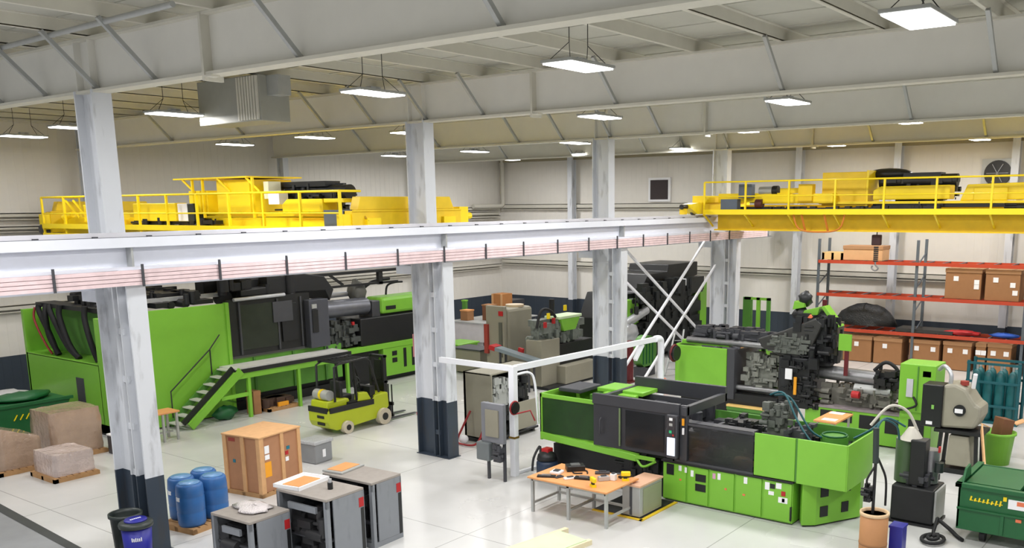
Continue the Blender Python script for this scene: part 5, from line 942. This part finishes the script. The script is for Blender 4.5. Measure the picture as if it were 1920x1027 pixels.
W(t).box(18.75, 19.1, 4.85, 5.15, .8, 1.75).build('control_box', BLACK, t, .02); W(t).cyl((19.05, 5.3, .8), (19.05, 5.3, 1.7), .22, 20).build('drying_column', mat('dark_green_grey', (74, 96, 66), .45), t); W(t).cyl((19.2, 4.85, .8), (19.2, 4.85, 1.5), .18, 20).build('second_column', STEEL, t); o = W(t); o.cone((19.0, 5.2, 1.7), (19.0, 5.2, 1.95), .24, .08, 20); o.build('hopper_cone', mat('pale_cone', (196, 192, 180), .4), t)
W(t).greeble(18.7, 19.4, 4.6, 5.4, .78, 1.1, 30, 99, .05, .2).build('fittings', DGREY, t); W(t).box(18.98, 19.05, 4.62, 4.66, 1.5, 1.62).build('red_light', RED, t); W(t).tube([(19, 5.1, 1.9), (18.9, 5.3, 2.3), (18.7, 5.6, 2.4), (18.5, 5.9, 2.0)], .03, 8, 6).build('feed_hose', mat('pale_cone', None), t); W(t).cyl((18.98, 4.62, 1.1), (18.98, 4.62, 1.3), .09, 14).build('gauge', DKBIN, t)
t = thing('fibre_drum', 'brown fibre drum with pale rim at the bottom right', 'drum', (16.35, 5.05, 0)); MB().lathe([(0, 0), (.24, 0), (.25, .02), (.25, .9), (.24, .9), (.235, .8), (0, .8)]).build('body', mat('fibre_brown', (176, 126, 82), .7), t); MB().lathe([(.24, .86), (.262, .86), (.262, .92), (.23, .92), (.23, .86)]).build('rim', mat('pale_rim', (222, 190, 150), .6), t); MB().lathe([(0, .8), (.23, .8), (.0, .84)]).build('contents', PAPER, t); MB().lathe([(.25, .3), (.256, .3), (.256, .34), (.25, .34)]).build('hoop', CARD, t)
t = thing('suction_lance', 'dark suction lance with fittings standing in the brown fibre drum', 'lance', (16.4, 5.1, .82)); o = MB(); o.cyl((0, 0, 0), (.0, 0, 1.0), .03, 10); o.build('tube', BLACK, t); MB().cyl((0, 0, 1.0), (.02, .03, 1.65), .055, 12).build('upper_tube', mat('steel_dark', (44, 54, 52), .4), t); MB().greeble(-.1, .1, .0, .22, .25, .6, 14, 5, .04, .1).build('fittings', BLACK, t)
MB().tube([(0, 0, .95), (-.12, .1, .7), (.05, .12, .5), (0, .05, .35)], .02, 8, 6).build('cable', RUBBER, t); MB().tube([(.02, .03, 1.6), (.3, .0, 1.75), (.8, -.1, 1.55), (1.2, -.05, 1.2)], .02, 8, 6).build('air_hose', TEAL, t); MB().tube([(.02, .03, 1.2), (.2, -.05, .9), (.35, -.1, .6), (.4, -.1, .1)], .022, 8, 6).build('black_hose', RUBBER, t)
t = thing('blue_bin', 'royal blue square bin right of the brown fibre drum', 'bin', (16.75, 4.72, 0)); MB().box(-.15, .15, -.12, .12, 0, .6).build('body', NAVY, t, .02); MB().box(-.16, .16, -.13, .13, .58, .62).build('rim', NAVY, t)
t = thing('coiled_hose', 'black hose coiled on the floor before the dark dryer', 'hose', (17.9, 4.35, 0)); MB().tube([((.36-.008*k)*math.cos(k*.35), (.26-.006*k)*math.sin(k*.35), .04+.002*k) for k in range(44)]+[(.3, .1, .1), (.55, .1, .3)], .035, 8).build('coil', RUBBER, t)
tag(MB((0, 0, 0)).tube([(18.6, 4.5, .25), (18.45, 4.2, .12), (18.35, 4.05, .05), (18.2, 3.9, .04)], .04, 8, 5).build('black_hose', RUBBER), 'short black hose from the dark dryer towards the green dumpster', 'hose')
t = thing('dumpster', 'dark green wheeled dumpster with yellow lettering at the bottom right', 'dumpster', (19.0, 3.0, 0)); o = W(t); o.box(18.22, 18.26, 1.6, 4.05, .28, 1.15); o.box(18.22, 20.0, 4.0, 4.05, .28, 1.15); o.box(19.9, 19.95, 1.6, 4.05, .28, 1.15); o.box(18.22, 19.95, 1.6, 4.05, .25, .3); o.build('bin', DKGRN, t, .01)
o = W(t); o.box(18.16, 18.28, 1.6, 4.1, 1.1, 1.18); o.box(18.16, 20.0, 3.98, 4.1, 1.1, 1.18); o.box(18.18, 18.22, 1.6, 4.05, .66, .70); o.box(18.19, 18.22, 3.2, 3.26, .28, .68); o.build('rim', DKGRN, t, .005); o = W(t); o.prism([(18.3, 1.15), (18.9, 1.15), (18.8, 1.42), (18.5, 1.4)], 3.98, 4.02, 'y'); o.box(18.4, 19.8, 3.0, 3.95, 1.1, 1.16); o.build('lid_flap', DKGRN, t)
for x in (18.5, 19.7):
    for y in (2.0, 3.6): W(t).cyl((x, y-.05, .125), (x, y+.05, .125), .125, 16).build('wheel', BLACK, t)
o = W(t)
for k, (h, s) in enumerate(((.11, .0), (.07, 0), (.09, .0), (.07, 0), (.1, 0), (.06, 0), (.09, .02), (.1, 0))): o.beam((18.215, 3.82-.075*k, .86-.004*k), (18.215, 3.80-.075*k, .86+h*.8), .014, .028); o.box(18.21, 18.219, 3.77-.075*k, 3.83-.075*k, .86, .875)
o.build('yellow_lettering', YELP, t); W(t).box(18.205, 18.222, 2.75, 3.15, .82, 1.0).build('label_sheet', PAPER, t); W(t).box(18.2, 18.21, 2.85, 3.0, .9, .98).build('red_mark', SALMON, t); W(t).box(18.205, 18.22, 2.9, 3.0, .58, .64).build('orange_mark', SALMON, t); W(t).box(18.2, 18.22, 3.18, 3.24, .95, 1.03).build('label_sheet', YELP, t)
tag(MB((0, 0, 0)).beam((20.25, 3.88, .02), (22.6, 4.62, 1.3), .03, .22, (0, 0, 1)).build('wooden_plank', WOOD), 'pale wooden plank leaning on the beige dryer behind the dumpster', 'plank')
t = thing('wheeled_bin', 'lime green bin full of brown cartons right of the beige dryer', 'bin', (24.5, 4.6, 0)); MB().lathe([(0, 0), (.3, 0), (.38, .75), (.42, .76), (.42, .82), (.37, .82), (.33, .3), (0, .3)], n=20).build('body', GREEN, t); 
t = thing('carton', 'folded brown carton sticking out of the lime green bin', 'box', (24.5, 4.6, .4)); MB().beam((0, 0, 0), (.1, -.1, .75), .4, .3).build('body', mat('dark_card', None), t, .01); MB().beam((-.2, .2, .55), (-.35, .4, .65), .3, .02).build('flap', WOOD, t); MB().beam((.25, -.3, .6), (.35, -.5, .7), .3, .02).build('flap', WOOD, t)
t = thing('dark_stool', 'small black stand right of the lime green bin', 'stand', (25.6, 3.9, 0)); MB().box(-.25, .25, -.15, .15, .1, .75).build('body', BLACK, t, .03); MB().box(-.2, .2, -.12, .12, 0, .1).build('foot', BLACK, t); MB().blob((0, 0, .82), (.2, .15, .1), 10, 6, .3, 3).build('top_bag', mat('pale_cone', None), t)
# bottom middle board
t = thing('wooden_pallet', 'pale wooden skid with light green sheet at the bottom of the picture', 'pallet', (13.2, 10.6, 0), R(-9)); MB().box(-1.2, 1.05, .05, .15, 0, .1).build('runner', mat('pale_wood', (226, 214, 178), .6), t); MB().box(-1.2, .9, -.75, -.65, 0, .1).build('runner', mat('pale_wood', None), t); MB().box(-1.2, .8, -.7, .05, .1, .115).build('green_sheet', mat('pale_green', None), t)
# ---- pieces that belong to a part become its sub-parts (all part transforms are identity, so nothing moves)
OWNER = {'door_window': 'sliding_door', 'handle': 'sliding_door', 'door_strip': 'sliding_door', 'screen': 'control_panel|control_box', 'keypad': 'control_panel', 'key': 'control_panel', 'green_button': 'control_panel',
         'red_button': 'control_panel', 'cover_slot': 'motor_cover', 'control_screen': 'control_column', 'lettering': 'body', 'lid_lettering': 'lid', 'yellow_lettering': 'bin', 'red_mark': 'bin', 'orange_mark': 'bin',
         'label_sheet': 'panel|body|bin', 'name_plate': 'beige_body', 'round_window': 'beige_body', 'display': 'body', 'door_seam': 'body', 'red_sticker': 'body', 'panel_door': 'panel', 'door': 'body', 'door_plate': 'guard_wall',
         'hub': 'wheel', 'tank_strap': 'gas_tank', 'slot': 'front_panel|end_panel', 'window_frame': 'guard_window', 'brass_band': 'post', 'hopper_lid': 'green_hopper', 'red_end': 'belt', 'red_clamp': 'belt', 'end_rail': 'guard_rail'}
byroot = {}
for o in list(COL.objects):
    if o.parent and o.parent.type == 'EMPTY': byroot.setdefault(o.parent.name, []).append(o)
for ps in byroot.values():
    for o in ps:
        for w_ in OWNER.get(o.name.split('.')[0], '').split('|'):
            q = next((p for p in ps if w_ and p is not o and p.name.split('.')[0] == w_), None)
            if q and not any(c.parent == o for c in ps): o.parent = q; break
